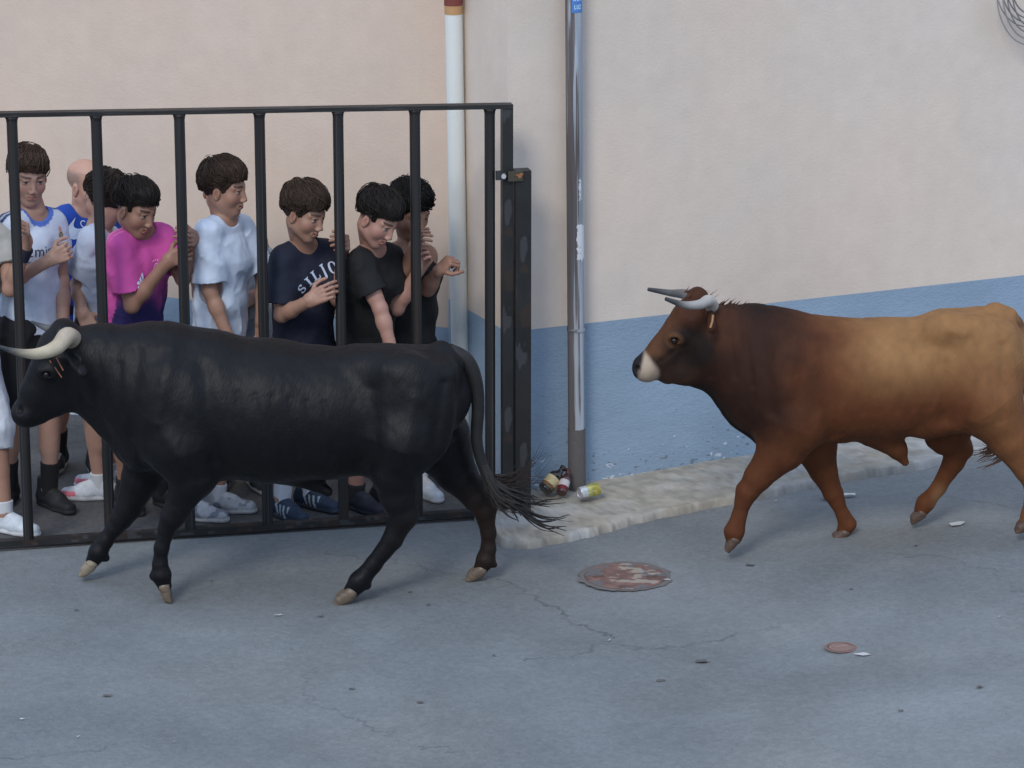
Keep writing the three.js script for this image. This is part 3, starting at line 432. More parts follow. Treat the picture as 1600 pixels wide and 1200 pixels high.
  part('eye', new THREE.SphereGeometry(q(5.2), 16, 12).translate([0.728,1.047,-14.55][0], [0.728,1.047,-14.55][1], -m + 0.094), std({ color: lin(0.012, 0.008, 0.006), roughness: 0.1 }), o);
  part('ear_tag', tube([[0.892,1.198,-14.33], [0.889,1.171,-14.32], [0.88,1.144,-14.31]], () => q(1.9), { seg: 6, sides: 8, flat: 0.4 }), std({ color: lin(0.4, 0.2, 0.09), roughness: 0.5 }), o);
  const tailPts = [[2.209,1.148,-14.55], [2.27,1.116,-14.56], [2.307,1.024,-14.57], [2.329,0.872,-14.58], [2.357,0.685,-14.6], [2.352,0.582,-14.62]];
  part('tail', paint(sideUV(tube(tailPts, (t) => q(mix(11, 6, t)), { seg: 30, sides: 12 }), 3), (x, y, z) => mul(mixv([0.09, 0.035, 0.018], [0.24, 0.12, 0.05], smooth(0.95, 1.1, y)), 0.85 + 0.4 * noise(x * 30, y * 30, z * 30))), hairMat(), o);
  const r2 = seeded(9);
  part('tail_brush', strands([2.352,0.603,-14.62], [[[2.322,0.546,-14.64], [2.277,0.5,-14.66], [2.222,0.467,-14.68], [2.152,0.436,-14.7]], [[2.331,0.527,-14.64], [2.286,0.479,-14.66], [2.238,0.442,-14.68], [2.171,0.405,-14.7]], [[2.333,0.552,-14.64], [2.29,0.522,-14.66], [2.241,0.497,-14.68], [2.186,0.473,-14.7]]], 70, 0.006, 0.045, r2, [0.38, 0.18, 0.1]), hairMat(), o);
  // rough tufts standing on the crest and the poll
  const tufts = []; for (let i = 0; i < 260; i++) { const t = r2(), onPoll = i % 5 === 0, b = onPoll ? mixv([0.771,1.261,-14.55], [0.887,1.232,-14.55], t) : mixv([0.936,1.205,-14.55], [1.284,1.119,-14.55], t), zz = (r2() - 0.5) * (onPoll ? 0.12 : 0.1), l = 0.012 + 0.028 * r2(), b0 = [b[0], b[1] - 0.012 - Math.abs(zz) * 0.25, b[2] + zz + 0.0], e = add(b0, [l * (0.5 + r2()), l * (0.5 + 0.7 * r2()), (r2() - 0.5) * 0.012]); tufts.push(tube([b0, mixv(b0, e, 0.5), e], (s) => 0.0028 * (1 - 0.9 * s), { seg: 4, sides: 4 })); }
  part('crest_hair', paint(mergeGeometries(tufts), (x, y) => (x < 0.94 ? [0.15, 0.055, 0.025] : [0.05, 0.02, 0.012])), hairMat(), o);
}

// ------------------------------------------------------------------ gate, posts, pipes
const ironMap = tex(256, 512, (u, v) => { const k = 0.72 + 0.3 * tfbm(u, v, 6, 3, 4), s = smooth(0.22, 0.32, tfbm(u, v * 0.25, 24, 8, 3)), r = smooth(0.26, 0.36, tfbm(u, v, 10, 19, 4)); return mixv(mixv(grey(k * 0.19), [0.33, 0.33, 0.35], s * 0.55), [0.3, 0.2, 0.15], r * 0.4); });
const iron = std({ map: ironMap, roughness: 0.52, metalness: 0.15, bumpMap: grain, bumpScale: 0.0008 });
const gateDir = norm(sub([-0.076,0.02,-15.127], [-2.366,0.02,-14.637])), gateTurn = Math.atan2(-gateDir[2], gateDir[0]);
{
  const B = [-0.024,0.016,-15.139], gate = thing('barred_gate', 'black iron gate of tall round bars with boys holding onto it', 'gate', [B[0], 0, B[2]]), L = 3.4, topAt = (s) => 1.988 + 0.022 * s;
  const at = (s, y) => [B[0] - gateDir[0] * s, y, B[2] - gateDir[2] * s];
  { const g = new THREE.BoxGeometry(L + 0.025, 0.02, 0.06); g.rotateZ(-Math.atan(0.022)); g.rotateY(gateTurn); g.translate(...at(L / 2 - 0.012, topAt(L / 2))); part('top_rail', g, iron, gate); }
  part('bottom_rail', box(L - 0.12, 0.026, 0.05, at(L / 2 + 0.06, 0.035), gateTurn), iron, gate);
  const tops = [[-2.236,2.057,-14.665], [-1.869,2.042,-14.744], [-1.503,2.028,-14.822], [-1.147,2.013,-14.898], [-0.794,1.999,-14.974], [-0.446,1.985,-15.048], [-0.103,1.971,-15.122]]; tops.unshift(sub(tops[0], mul(gateDir, 0.39)), sub(tops[0], mul(gateDir, 0.78)));
  for (const p of tops) {
    const s = -dot(sub(p, B), gateDir), y0 = 0.046, y1 = topAt(s) - 0.009, g = new THREE.LatheGeometry([[0.001, y0], [0.0245, y0], [0.0245, y1 - 0.03], [0.027, y1 - 0.012], [0.034, y1], [0.001, y1]].map((q) => new THREE.Vector2(...q)), 20);
    g.rotateY(p[0] * 7); g.translate(p[0], 0, p[2]); part('bar', g, iron, gate);
  }
  const st = [-0.024,1.278,-15.139]; part('stile', box(0.05, topAt(0) - 0.02, 0.05, [st[0], topAt(0) / 2, st[2]], gateTurn), iron, gate);
  const lt = [-0.05,1.669,-15.133]; const latch = part('latch', box(0.05, 0.042, 0.02, [lt[0], lt[1], lt[2] + 0.03], gateTurn), iron, gate);
  const bolt = new THREE.CylinderGeometry(0.011, 0.011, 0.02, 16); bolt.rotateX(Math.PI / 2); bolt.translate(lt[0] + 0.012, lt[1], lt[2] + 0.05); part('bolt', bolt, std({ color: lin(0.75, 0.75, 0.76), metalness: 0.6, roughness: 0.3 }), latch);
  const pp = [0.042,0.966,-15.153], post = thing('gate_post', 'shorter square iron post standing against the right end of the gate', 'post', [pp[0], 0, pp[2]]);
  const top = [0.042,1.686,-15.153][1]; part('shaft', box(0.074, top + 0.05, 0.074, [pp[0] + 0.004, top / 2 - 0.025, pp[2]], gateTurn), iron, post);
  const pl = [0.036,1.665,-15.151]; part('keeper_plate', box(0.07, 0.045, 0.012, [pl[0] - 0.02, pl[1], pl[2] + 0.048], gateTurn), std({ color: lin(0.06, 0.05, 0.035), roughness: 0.7 }), post);
  const rust = new THREE.CircleGeometry(0.016, 14); const rp = rust.attributes.position; for (let i = 1; i < rp.count; i++) { const k = 0.7 + 0.5 * noise(i * 1.7, 2, 3); rp.setXY(i, rp.getX(i) * k * 1.3, rp.getY(i) * k); } rust.rotateY(gateTurn); rust.translate(pl[0] + 0.0, pl[1] + 0.002, pl[2] + 0.0555); part('rust_patch', rust, std({ color: lin(0.3, 0.13, 0.06), roughness: 0.95 }), post);
}
{ // drainpipe in the corner behind the gate
  const a = [-0.248,0.09,-15.82], b = [-0.28,2.362,-15.82], d = norm(sub(b, a)), c = add(b, mul(d, 3.9)), o = thing('drainpipe', 'pale round drainpipe in the wall corner behind the gate', 'pipe', [a[0], 0, a[2]]);
  part('pipe', tube([a, mixv(a, b, 0.35), mixv(a, b, 0.7), b], () => 0.0425, { seg: 12, sides: 28 }), std({ color: lin(0.74, 0.77, 0.75), roughness: 0.5, bumpMap: grain, bumpScale: 0.0006 }), o);
  part('upper_pipe', tube([add(b, mul(d, -0.012)), mixv(b, c, 0.5), c], () => 0.045, { seg: 8, sides: 28 }), std({ color: lin(0.2, 0.05, 0.04), roughness: 0.7 }), o, 'dark red upper length of the pipe');
  part('collar', tube([add(b, mul(d, -0.055)), add(b, mul(d, -0.035)), add(b, mul(d, -0.012))], () => 0.0436, { seg: 4, sides: 28 }), std({ color: lin(0.52, 0.3, 0.14), roughness: 0.7 }), o);
  part('foot', tube([add(a, [0, 0.01, 0]), add(a, [0.004, -0.05, 0.01]), add(a, [0.012, -0.085, 0.04])], (t) => 0.046 + 0.004 * t, { seg: 8, sides: 24 }), std({ color: lin(0.42, 0.34, 0.26), roughness: 0.85 }), o);
}
{ // service pole on the pavement, leaning on the wall
  const a = [0.315,0.055,-15.44], b = [0.285,2.671,-15.44], d = norm(sub(b, a)), c = add(b, mul(d, 3.6)), o = thing('metal_pole', 'tall weathered metal pole against the wall beside the gate', 'pole', [a[0], 0.04, a[2]]), up = (s) => add(a, mul(d, s));
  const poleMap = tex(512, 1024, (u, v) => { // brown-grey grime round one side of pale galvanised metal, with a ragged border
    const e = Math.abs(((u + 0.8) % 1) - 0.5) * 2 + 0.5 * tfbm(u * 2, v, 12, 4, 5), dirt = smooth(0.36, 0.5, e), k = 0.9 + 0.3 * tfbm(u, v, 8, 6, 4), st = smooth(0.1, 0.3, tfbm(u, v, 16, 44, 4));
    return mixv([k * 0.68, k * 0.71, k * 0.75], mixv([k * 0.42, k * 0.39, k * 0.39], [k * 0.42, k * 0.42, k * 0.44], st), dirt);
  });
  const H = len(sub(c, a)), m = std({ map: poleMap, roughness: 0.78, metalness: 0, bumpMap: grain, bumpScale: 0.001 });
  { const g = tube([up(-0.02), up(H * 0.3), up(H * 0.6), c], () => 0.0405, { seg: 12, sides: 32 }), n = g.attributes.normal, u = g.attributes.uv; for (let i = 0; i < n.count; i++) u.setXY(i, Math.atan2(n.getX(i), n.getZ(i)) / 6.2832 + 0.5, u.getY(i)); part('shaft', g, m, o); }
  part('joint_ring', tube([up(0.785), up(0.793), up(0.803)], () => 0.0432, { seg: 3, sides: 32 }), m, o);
  part('base_sleeve', tube([up(-0.03), up(0.12), up(0.3)], () => 0.0428, { seg: 3, sides: 32 }), std({ color: lin(0.12, 0.11, 0.11), roughness: 0.85, bumpMap: grain, bumpScale: 0.002 }), o);
  // curved patches hugging the shaft: torn white paper, paint drips and the blue sticker
  const wrap = (s0, s1, t0, t1, r, mat, name, ragged = 0) => { const pos = [], uv = [], idx = [], n = 14, k = 18, right = norm(cross(d, [0, 0, 1])), fw = norm(cross(right, d)); for (let j = 0; j <= k; j++) for (let i = 0; i <= n; i++) { const rag = ragged * Math.abs(noise(j * 1.3, 5, r * 900)); const a0 = mix(t0 + rag, t1, i / n), s = mix(s0, s1, j / k) + ragged * 0.02 * noise(i * 0.9, j, 3), p = add(up(s), add(mul(right, Math.sin(a0) * r), mul(fw, Math.cos(a0) * r))); pos.push(...p); uv.push(i / n, j / k); } for (let j = 0; j < k; j++) for (let i = 0; i < n; i++) { const q = j * (n + 1) + i; idx.push(q, q + 1, q + n + 1, q + 1, q + n + 2, q + n + 1); } const g = new THREE.BufferGeometry(); g.setAttribute('position', new THREE.Float32BufferAttribute(pos, 3)); g.setAttribute('uv', new THREE.Float32BufferAttribute(uv, 2)); g.setIndex(idx); g.computeVertexNormals(); return part(name, g, mat, o); };
  const white = std({ color: lin(0.62, 0.65, 0.7), roughness: 0.9, side: THREE.DoubleSide });
  wrap(1.14, 1.31, 0.05, 1.35, 0.0416, white, 'torn_paper', 0.5); wrap(1.43, 1.53, 0.35, 0.8, 0.0414, white, 'paint_drip', 0.5);
  const cv = document.createElement('canvas'); cv.width = 128; cv.height = 128; const x = cv.getContext('2d'); x.fillStyle = '#4f7fc4'; x.fillRect(0, 0, 128, 128); x.fillStyle = '#cfe2ff'; x.font = 'bold 40px sans-serif'; x.textAlign = 'center'; x.fillText('A Z A', 64, 46); x.fillStyle = '#bfe0ea'; x.font = 'bold 44px sans-serif'; x.fillText('LUZ', 62, 104);
  const ct = new THREE.CanvasTexture(cv); ct.colorSpace = THREE.SRGBColorSpace; const sb = [0.299,2.378,-15.44][1] - a[1]; wrap(sb, sb + 0.085, -0.25, 1.2, 0.0418, std({ map: ct, roughness: 0.45, side: THREE.DoubleSide }), 'blue_sticker');
}
{ // loops of old cable hanging on the wall, top right
  const o = thing('cable_loop', 'loose loops of thin dark cable on the wall above the brown bull', 'cable', [2.538,2.221,-16.4]), m = [std({ color: lin(0.22, 0.21, 0.22), roughness: 0.6 }), std({ color: lin(0.3, 0.29, 0.29), roughness: 0.6 })];
  [[1551, 40, 0.006, 1], [1560, 34, 0.007, 1], [1567, 26, 0.006, 0], [1575, 20, 0.007, 0]].forEach(([u, v, r, k], i) => {
    const c = [2.579,2.372,-16.46], R = [[2.385,2.372,-16.46], [2.414,2.372,-16.46], [2.436,2.372,-16.46], [2.462,2.372,-16.46]][i][0] - c[0], D = [[2.55,2.148,-16.46], [2.549,2.17,-16.46], [2.548,2.193,-16.46], [2.547,2.218,-16.46]][i][1] - c[1], pts = [];
    for (let q = 0; q <= 16; q++) { const a = q / 16 * Math.PI * 2; pts.push([c[0] + R * Math.cos(a), c[1] + (Math.sin(a) > 0 ? D : -D * 1.4) * Math.sin(a), c[2] + 0.045 - (R * Math.cos(a)) * 0.44 + i * 0.012]); }
    part('cable', tube(pts, () => r * 0.6, { seg: 60, sides: 8 }), m[k], o);
  });
}
// ------------------------------------------------------------------ small things on the ground
const glass = (c) => phy({ color: c, roughness: 0.12, clearcoat: 0.5 });
function bottle(name, label, base, tip, r, m, lm, lab) {
  const d = norm(sub(tip, base)), L = len(sub(tip, base)), o = thing(name, label, 'bottle', base, 'bottles by the pole'), q = new THREE.Quaternion().setFromUnitVectors(new THREE.Vector3(0, 1, 0), new THREE.Vector3(...d));
  const lathe = (pts) => { const g = new THREE.LatheGeometry(pts.map((p) => new THREE.Vector2(p[0] * r, p[1] * L)), 28); g.applyQuaternion(q); g.translate(...base); return g; };
  part('glass', lathe([[0.01, 0.01], [0.9, 0], [1, 0.03], [1, 0.56], [0.92, 0.64], [0.45, 0.78], [0.36, 0.86], [0.36, 0.94], [0.42, 0.95], [0.42, 1], [0.01, 1]]), m, o);
  part('label', lathe([[1.015, 0.12], [1.02, 0.125], [1.02, 0.5], [1.015, 0.505]]), lm, o); part('cap', lathe([[0.01, 1.005], [0.47, 1.005], [0.47, 0.93], [0.4, 0.93]]), lab, o);
}
{
  const lm = std({ map: tex(128, 64, (u, v) => (v > 0.3 && v < 0.42 ? [0.45, 0.3, 0.16] : Math.hypot((u - 0.5) * 3, v - 0.65) < 0.2 ? [0.6, 0.4, 0.2] : [0.72, 0.66, 0.5]), {}), roughness: 0.7 });
  const lr = std({ map: tex(128, 64, (u, v) => (v > 0.45 && v < 0.75 ? [0.75, 0.72, 0.72] : [0.4, 0.06, 0.06]), {}), roughness: 0.6 });
  bottle('beer_bottle', 'dark bottle with cream label slumped against the foot of the pole', [0.154,0.091,-15.28], [0.25,0.182,-15.36], 0.036, glass(lin(0.012, 0.008, 0.006)), lm, std({ color: lin(0.02, 0.02, 0.02), roughness: 0.4 }));
  bottle('beer_bottle', 'small brown bottle with red and white label next to the pole foot', [0.236,0.081,-15.26], [0.271,0.17,-15.36], 0.026, glass(lin(0.06, 0.015, 0.01)), lr, std({ color: lin(0.1, 0.02, 0.02), roughness: 0.4 }));
  // crushed drinks can lying on the pavement
  const a = [0.325,0.093,-15.22], b = [0.415,0.104,-15.27], d = norm(sub(b, a)), L = len(sub(b, a)), g = new THREE.CylinderGeometry(0.031, 0.031, L, 36, 14), p = g.attributes.position;
  for (let i = 0; i < p.count; i++) { const y = p.getY(i), k = 1 - 0.35 * Math.max(0, fbm(p.getX(i) * 25, y * 20, p.getZ(i) * 25, 2)) - (Math.abs(y) > L * 0.45 ? 0.06 : 0); p.setX(i, p.getX(i) * k); p.setZ(i, p.getZ(i) * k * 0.92); } g.computeVertexNormals();
  paint(g, (x, y, z) => (y < -L * 0.18 ? [0.6, 0.62, 0.64] : Math.abs(fbm(x * 30, y * 30, z * 30, 2)) < 0.06 ? [0.6, 0.55, 0.2] : y < L * 0.02 ? [0.42, 0.46, 0.18] : z > 0.018 ? [0.42, 0.36, 0.08] : [0.42, 0.45, 0.03]));
  g.applyQuaternion(new THREE.Quaternion().setFromUnitVectors(new THREE.Vector3(0, 1, 0), new THREE.Vector3(...d))); g.translate(...mixv(a, b, 0.5));
  const can = thing('drinks_can', 'crushed yellow green drinks can lying on the pavement by the pole', 'can', [a[0], 0.05, a[2]]); part('body', g, std({ vertexColors: true, roughness: 0.3, metalness: 0.4 }), can);
  const rim = new THREE.TorusGeometry(0.026, 0.003, 8, 28); rim.applyQuaternion(new THREE.Quaternion().setFromUnitVectors(new THREE.Vector3(0, 0, 1), new THREE.Vector3(...d))); rim.translate(...add(a, mul(d, -0.001))); part('rim', rim, std({ color: lin(0.6, 0.6, 0.62), metalness: 0.8, roughness: 0.3 }), can);
}
{ // flattened green can and a slip of paper in the gutter
  const c = [1.534,0.085,-15.247], g = new THREE.SphereGeometry(0.5, 28, 16), p = g.attributes.position; for (let i = 0; i < p.count; i++) { const k = 1 + 0.35 * fbm(p.getX(i) * 4, p.getY(i) * 4, p.getZ(i) * 4, 3); p.setXYZ(i, p.getX(i) * 0.1 * k, p.getY(i) * 0.036 * k, p.getZ(i) * 0.075 * k); } g.computeVertexNormals(); paint(g, (x, y, z) => (fbm(x * 40, 3, z * 40, 2) > 0.08 ? [0.55, 0.58, 0.57] : x < -0.015 ? [0.02, 0.03, 0.03] : [0.05, 0.28, 0.16])); g.rotateY(0.5); g.translate(c[0], c[1] - 0.0, c[2]);
  single('flattened_can', g, std({ vertexColors: true, roughness: 0.35, metalness: 0.3 }), 'squashed green can in the gutter behind the brown bull foreleg', 'can', c);
  const e = [1.607,0.08,-15.243], h = new THREE.PlaneGeometry(0.075, 0.03, 8, 4); h.rotateX(-Math.PI / 2); const hp = h.attributes.position; for (let i = 0; i < hp.count; i++) hp.setY(i, 0.008 * Math.abs(fbm(hp.getX(i) * 40, 2, hp.getZ(i) * 40, 2)) + 0.003); h.computeVertexNormals(); h.translate(...e); single('paper_slip', h, std({ color: lin(0.7, 0.7, 0.68), roughness: 0.9, side: THREE.DoubleSide }), 'crumpled white slip of paper next to the squashed green can', 'litter', e);
}
{ // covers in the road
  const coverTex = tex(512, 512, (u, v) => { const x = u * 2 - 1, y = v * 2 - 1, r = Math.hypot(x, y), w = tfbm(u, v, 9, 4, 4), worn = smooth(0.0, 0.1, tfbm(u, v * 0.6, 10, 12, 5) + 0.1 - Math.hypot((x + 0.1) * 1.2, (y - 0.1) * 1.6) * 0.28), tar = smooth(0.02, 0.1, tfbm(u, v, 7, 33, 4) + (r - 0.75) * 0.5), rust = mixv([0.47 + 0.14 * w, 0.36 + 0.1 * w, 0.33 + 0.08 * w], [0.42, 0.42, 0.43], tar * 0.85); return mixv(rust, [0.66, 0.62, 0.57], worn * 0.85); });
  const c = [0.51,0,-14.234], o = thing('manhole_cover', 'round rusty manhole cover with worn white paint in the road', 'manhole cover', [c[0], 0.004, c[2]]), flat = (g) => { g.rotateX(-Math.PI / 2); g.translate(c[0], 0.0085, c[2]); return g; };
  part('plate', new THREE.CylinderGeometry(0.182, 0.182, 0.01, 56).translate(c[0], 0.0045, c[2]), std({ map: coverTex, roughness: 0.8, bumpMap: grain, bumpScale: 0.004 }), o);
  part('frame', flat((() => { const g = new THREE.RingGeometry(0.184, 0.21, 96, 2), q = g.attributes.position; for (let i = 0; i < q.count; i++) { const r0 = Math.hypot(q.getX(i), q.getY(i)), k = r0 > 0.19 ? 1 + 0.09 * fbm(q.getX(i) * 30, q.getY(i) * 30, 2, 3) : 1; q.setXY(i, q.getX(i) * k, q.getY(i) * k); } return g; })()), std({ color: lin(0.17, 0.15, 0.145), roughness: 0.95, bumpMap: grain, bumpScale: 0.006 }), o);
  for (let i = 0; i < 2; i++) part('lifting_lug', box(0.05, 0.004, 0.02, [c[0] + (i ? 0.12 : -0.12), 0.0115, c[2] + 0.01], 0.3), std({ color: lin(0.12, 0.075, 0.06), roughness: 0.85 }), o);
  const rr = seeded(77), bits = std({ color: lin(0.5, 0.5, 0.5), roughness: 0.9, side: THREE.DoubleSide });
  for (const [p, w, t, name] of [[[0.39,0.008,-14.374], 0.05, 0.4, 'white paper scrap on the left rim of the manhole cover'], [[0.696,0.008,-14.184], 0.05, 0.3, 'white paper scrap on the right rim of the manhole cover'], [[0.594,0.008,-14.301], 0.02, 0], [[0.34,0.008,-14.238], 0.03, 0.2], [[0.415,0.008,-13.393], 0.022, 0.9], [[-1.017,0.008,-13.714], 0.036, 0.1, 'white paper scrap below the belly of the black bull'], [[-1.954,0.008,-12.463], 0.022, 0.2], [[-1.708,0.008,-12.267], 0.02, 1], [[2.061,0.07,-14.694], 0.1, 0.5, 'long white paper strip beside the hind hooves of the brown bull'], [[2.079,0.07,-13.397], 0.02, 0.4], [[1.461,0.03,-13.071], 0.068, -0.1, 'white scrap right beside the small valve cover'], [[1.15,0.03,-15.31], 0.016, 0.3], [[1.267,0.03,-15.269], 0.02, 0.3], [[-1.324,0.008,-12.212], 0.014, 0.3]]) {
    const g = new THREE.CircleGeometry(w / 2, 12), q = g.attributes.position; for (let i = 0; i < q.count; i++) { const k = 0.65 + 0.6 * rr(); q.setXYZ(i, q.getX(i) * k, q.getY(i) * k * 0.45, 0.004 * rr()); } g.rotateX(-Math.PI / 2); g.rotateY(t); g.computeVertexNormals(); const b = [p[0], roadY(p[0]) + 0.005, p[2]]; g.translate(...b); single('paper_scrap', g, bits, name ?? 'small white scrap of paper lying alone on the grey road', 'litter', b, 'white scraps on the road');
  }
  const dk = std({ color: lin(0.11, 0.105, 0.1), roughness: 0.95, side: THREE.DoubleSide });
  for (const [p, w, t, name] of [[[-0.835,0.005,-13.698], 0.04, 0, 'dark leaf left of the near hind hoof of the black bull'], [[-1.648,0.005,-12.723], 0.05, 0], [[0.792,0.01,-13.11], 0.075, 0.1, 'largest dark leaf, left of the small valve cover'], [[0.611,0.01,-12.896], 0.05, 0.1], [[-0.37,0.005,-12.65], 0.045, 0], [[1.88,0.08,-12.589], 0.045, 0.2], [[-0.075,0.005,-13.202], 0.025, 0], [[1.079,0.03,-14.336], 0.05, -0.3, 'dark leaf below the front hoof of the brown bull'], [[-0.455,0.005,-14.024], 0.03, 0], [[-0.366,0.005,-13.85], 0.028, 0], [[-1.35,0.005,-14.175], 0.024, 0], [[1.495,0.04,-13.904], 0.03, 0], [[1.837,0.06,-14.421], 0.026, 0], [[-0.655,0.005,-12.804], 0.03, 0.2], [[1.544,0.06,-12.398], 0.03, 0.3], [[-1.907,0.005,-13.782], 0.03, 0]]) {
    const g = new THREE.CircleGeometry(w * 0.4, 12), q = g.attributes.position; for (let i = 0; i < q.count; i++) { const k = 0.6 + 0.7 * rr(); q.setXYZ(i, q.getX(i) * k, q.getY(i) * k * 0.55, 0.005 * rr()); } g.rotateX(-Math.PI / 2); g.rotateY(t); g.computeVertexNormals(); const b = [p[0], roadY(p[0]) + 0.005, p[2]]; g.translate(...b); single('dark_leaf', g, dk, name ?? 'small dark dry leaf lying alone on the grey road', 'leaf', b, 'dark leaves on the road');
  }
  const e = [1.378,0.035,-13.174], v = thing('valve_cover', 'small round rust coloured valve cover in the right foreground', 'valve cover', [e[0], roadY(e[0]) + 0.002, e[2]]), y = roadY(e[0]), rm = std({ color: lin(0.3, 0.2, 0.17), roughness: 0.9, bumpMap: grain, bumpScale: 0.004 });
  part('plate', new THREE.CylinderGeometry(0.05, 0.05, 0.006, 36).translate(e[0], y + 0.004, e[2]), rm, v); const rg = new THREE.RingGeometry(0.055, 0.068, 40); rg.rotateX(-Math.PI / 2); rg.translate(e[0], y + 0.0065, e[2]); part('frame', rg, std({ color: lin(0.22, 0.12, 0.1), roughness: 0.9 }), v); part('key_bar', box(0.06, 0.005, 0.012, [e[0], y + 0.009, e[2]], 0.3), rm, v);
}

// ------------------------------------------------------------------ people
const rotY = (a) => [[Math.cos(a), 0, -Math.sin(a)], [0, 1, 0], [Math.sin(a), 0, Math.cos(a)]]; // rows: the person's left, up, forward in world axes
function basis(yaw, pitch = 0, roll = 0) { // pitch > 0 looks down, roll > 0 tilts towards the person's left shoulder
  const [l, u, f] = rotY(yaw), f2 = add(mul(f, Math.cos(pitch)), mul(u, -Math.sin(pitch))), u2 = add(mul(u, Math.cos(pitch)), mul(f, Math.sin(pitch)));
  return [add(mul(l, Math.cos(roll)), mul(u2, -Math.sin(roll))), add(mul(u2, Math.cos(roll)), mul(l, Math.sin(roll))), f2];
}
const inFrame = (c, m) => (x, y, z) => { const q = [x - c[0], y - c[1], z - c[2]]; return [dot(q, m[0]), dot(q, m[1]), dot(q, m[2])]; };
const outFrame = (c, m, s = 1) => (x, y, z) => add(c, add(mul(m[0], x * s), add(mul(m[1], y * s), mul(m[2], z * s))));
const skinTone = (base) => (x, y, z) => { const n = fbm(x * 14, y * 14, z * 14, 3), f = fbm(x * 70, y * 70, z * 70, 2); return [base[0] * (1 + 0.1 * n + 0.05 * f), base[1] * (1 + 0.16 * n + 0.06 * f), base[2] * (1 + 0.14 * n + 0.06 * f)]; };
function headGeo(c, m, neck, o) {
  const s = o.headSize ?? 1.09, W = outFrame(c, m, s), f = new Field(), tone = skinTone(o.skin), E = (p, r, q) => f.ell(W(...p), mul(r, s), { m, ...q }), C = (a, b, r, r2, q) => f.cap(W(...a), W(...b), r * s, r2 * s, q);
  E([0, 0.036, -0.012], [0.073, 0.077, 0.093], { k: 0.01 }); E([0, -0.028, 0.022], [0.06, 0.073, 0.064], { k: 0.03 });
  C([0, -0.09, 0.05], [0, -0.098, 0.054], 0.017, 0.015, { k: 0.03 });
  for (const t of [-1, 1]) {
    C([t * 0.05, -0.055, -0.005], [t * 0.014, -0.094, 0.05], 0.015, 0.014, { k: 0.035 }); E([t * 0.04, -0.03, 0.05], [0.02, 0.022, 0.02], { k: 0.03 });
    C([t * 0.012, 0.021, 0.079], [t * 0.046, 0.018, 0.062], 0.006, 0.006, { k: 0.022 });
    E([t * 0.074, -0.014, -0.006], [0.008, 0.028, 0.016], { k: 0.012 }); E([t * 0.0825, -0.01, -0.002], [0.005, 0.017, 0.009], { op: 1, k: 0.006 }); C([t * 0.079, -0.022, 0.006], [t * 0.077, -0.008, 0.008], 0.003, 0.003, { k: 0.006 });
    E([t * 0.031, 0.003, 0.094], [0.019, 0.011, 0.013], { op: 1, k: 0.016 });
  }
  C([0, 0.008, 0.08], [0, -0.034, 0.0965], 0.008, 0.0105, { k: 0.018 }); for (const t of [-1, 1]) E([t * 0.0115, -0.04, 0.092], [0.008, 0.007, 0.011], { k: 0.008 });
  C([-0.019, -0.064, 0.074], [0.019, -0.064, 0.074], 0.0055, 0.0055, { k: 0.014 }); C([0, -0.0605, 0.084], [0, -0.0605, 0.084], 0.0062, 0.0062, { k: 0.014 }); C([-0.011, -0.0725, 0.08], [0.011, -0.0725, 0.08], 0.006, 0.006, { k: 0.014 });
  C([-0.02, -0.0665, 0.083], [0.02, -0.0665, 0.083], 0.002, 0.002, { op: 1, k: 0.006 });
  for (const t of [-1, 1]) { E([t * 0.031, 0.001, 0.069], [0.0125, 0.0125, 0.0125], { k: 0.003 }); C([t * 0.02, 0.0098, 0.081], [t * 0.042, 0.009, 0.076], 0.0028, 0.0028, { k: 0.004 }); C([t * 0.021, -0.0062, 0.079], [t * 0.041, -0.0055, 0.0755], 0.0026, 0.0026, { k: 0.004 }); }
  f.cap(W(0, -0.05, -0.022), neck, 0.05 * s, 0.054 * s, { k: 0.025 });
  const g = f.mesh(0.0032, 0.006), I = inFrame(c, m), hair = o.hairColour ?? [0.02, 0.014, 0.01], lip = o.lip ?? [o.skin[0] * 0.84, o.skin[1] * 0.66, o.skin[2] * 0.7];
  return paint(g, (x, y, z) => {
    const [a, b, d] = mul(I(x, y, z), 1 / s), A = Math.abs(a); let q = tone(x, y, z);
    const cheek = smooth(0.03, 0.005, Math.hypot(A - 0.045, b + 0.03)) * (d > 0.02 ? 1 : 0); q = [q[0], q[1] * (1 - 0.12 * cheek), q[2] * (1 - 0.1 * cheek)];
    if (d > 0.06 && A < 0.025 && Math.abs(b + 0.066) < 0.011) q = mixv(q, lip, smooth(0.011, 0.006, Math.abs(b + 0.066)) * smooth(0.025, 0.017, A));
    const e = Math.hypot(A - 0.031, (b - 0.001) * 1.3); if (d > 0.055 && e < 0.0125 && b < 0.008 && b > -0.005) { q = e < 0.006 ? [0.02, 0.012, 0.008] : [0.26, 0.22, 0.2]; if (b > 0.0042) q = [0.03, 0.02, 0.016]; }
    const bw = smooth(0.006, 0.0035, Math.abs(b - 0.0245 - (A - 0.03) * 0.06)); if (d > 0.04 && A > 0.011 && A < 0.053) q = mixv(q, hair, bw * 0.85);
    if (o.stubble !== undefined && b > -0.03 + o.stubble && (d < 0.03 - Math.max(0, -b) * 0.2 || b > 0.06) && !(A > 0.074 && d > -0.03 && d < 0.02)) { const t = (o.bald ? smooth(0.075, 0.05, b) : 1) * smooth(0.0, 0.03, b + 0.03 - o.stubble + 0.01 * fbm(x * 60, y * 60, z * 60, 2)) * smooth(0.03, 0.0, d - (b > 0.06 ? 0.04 : 0)); q = mixv(q, hair, t * (o.stubbleAmount ?? 0.6) * (0.8 + 0.4 * fbm(x * 200, y * 200, z * 200, 2))); }
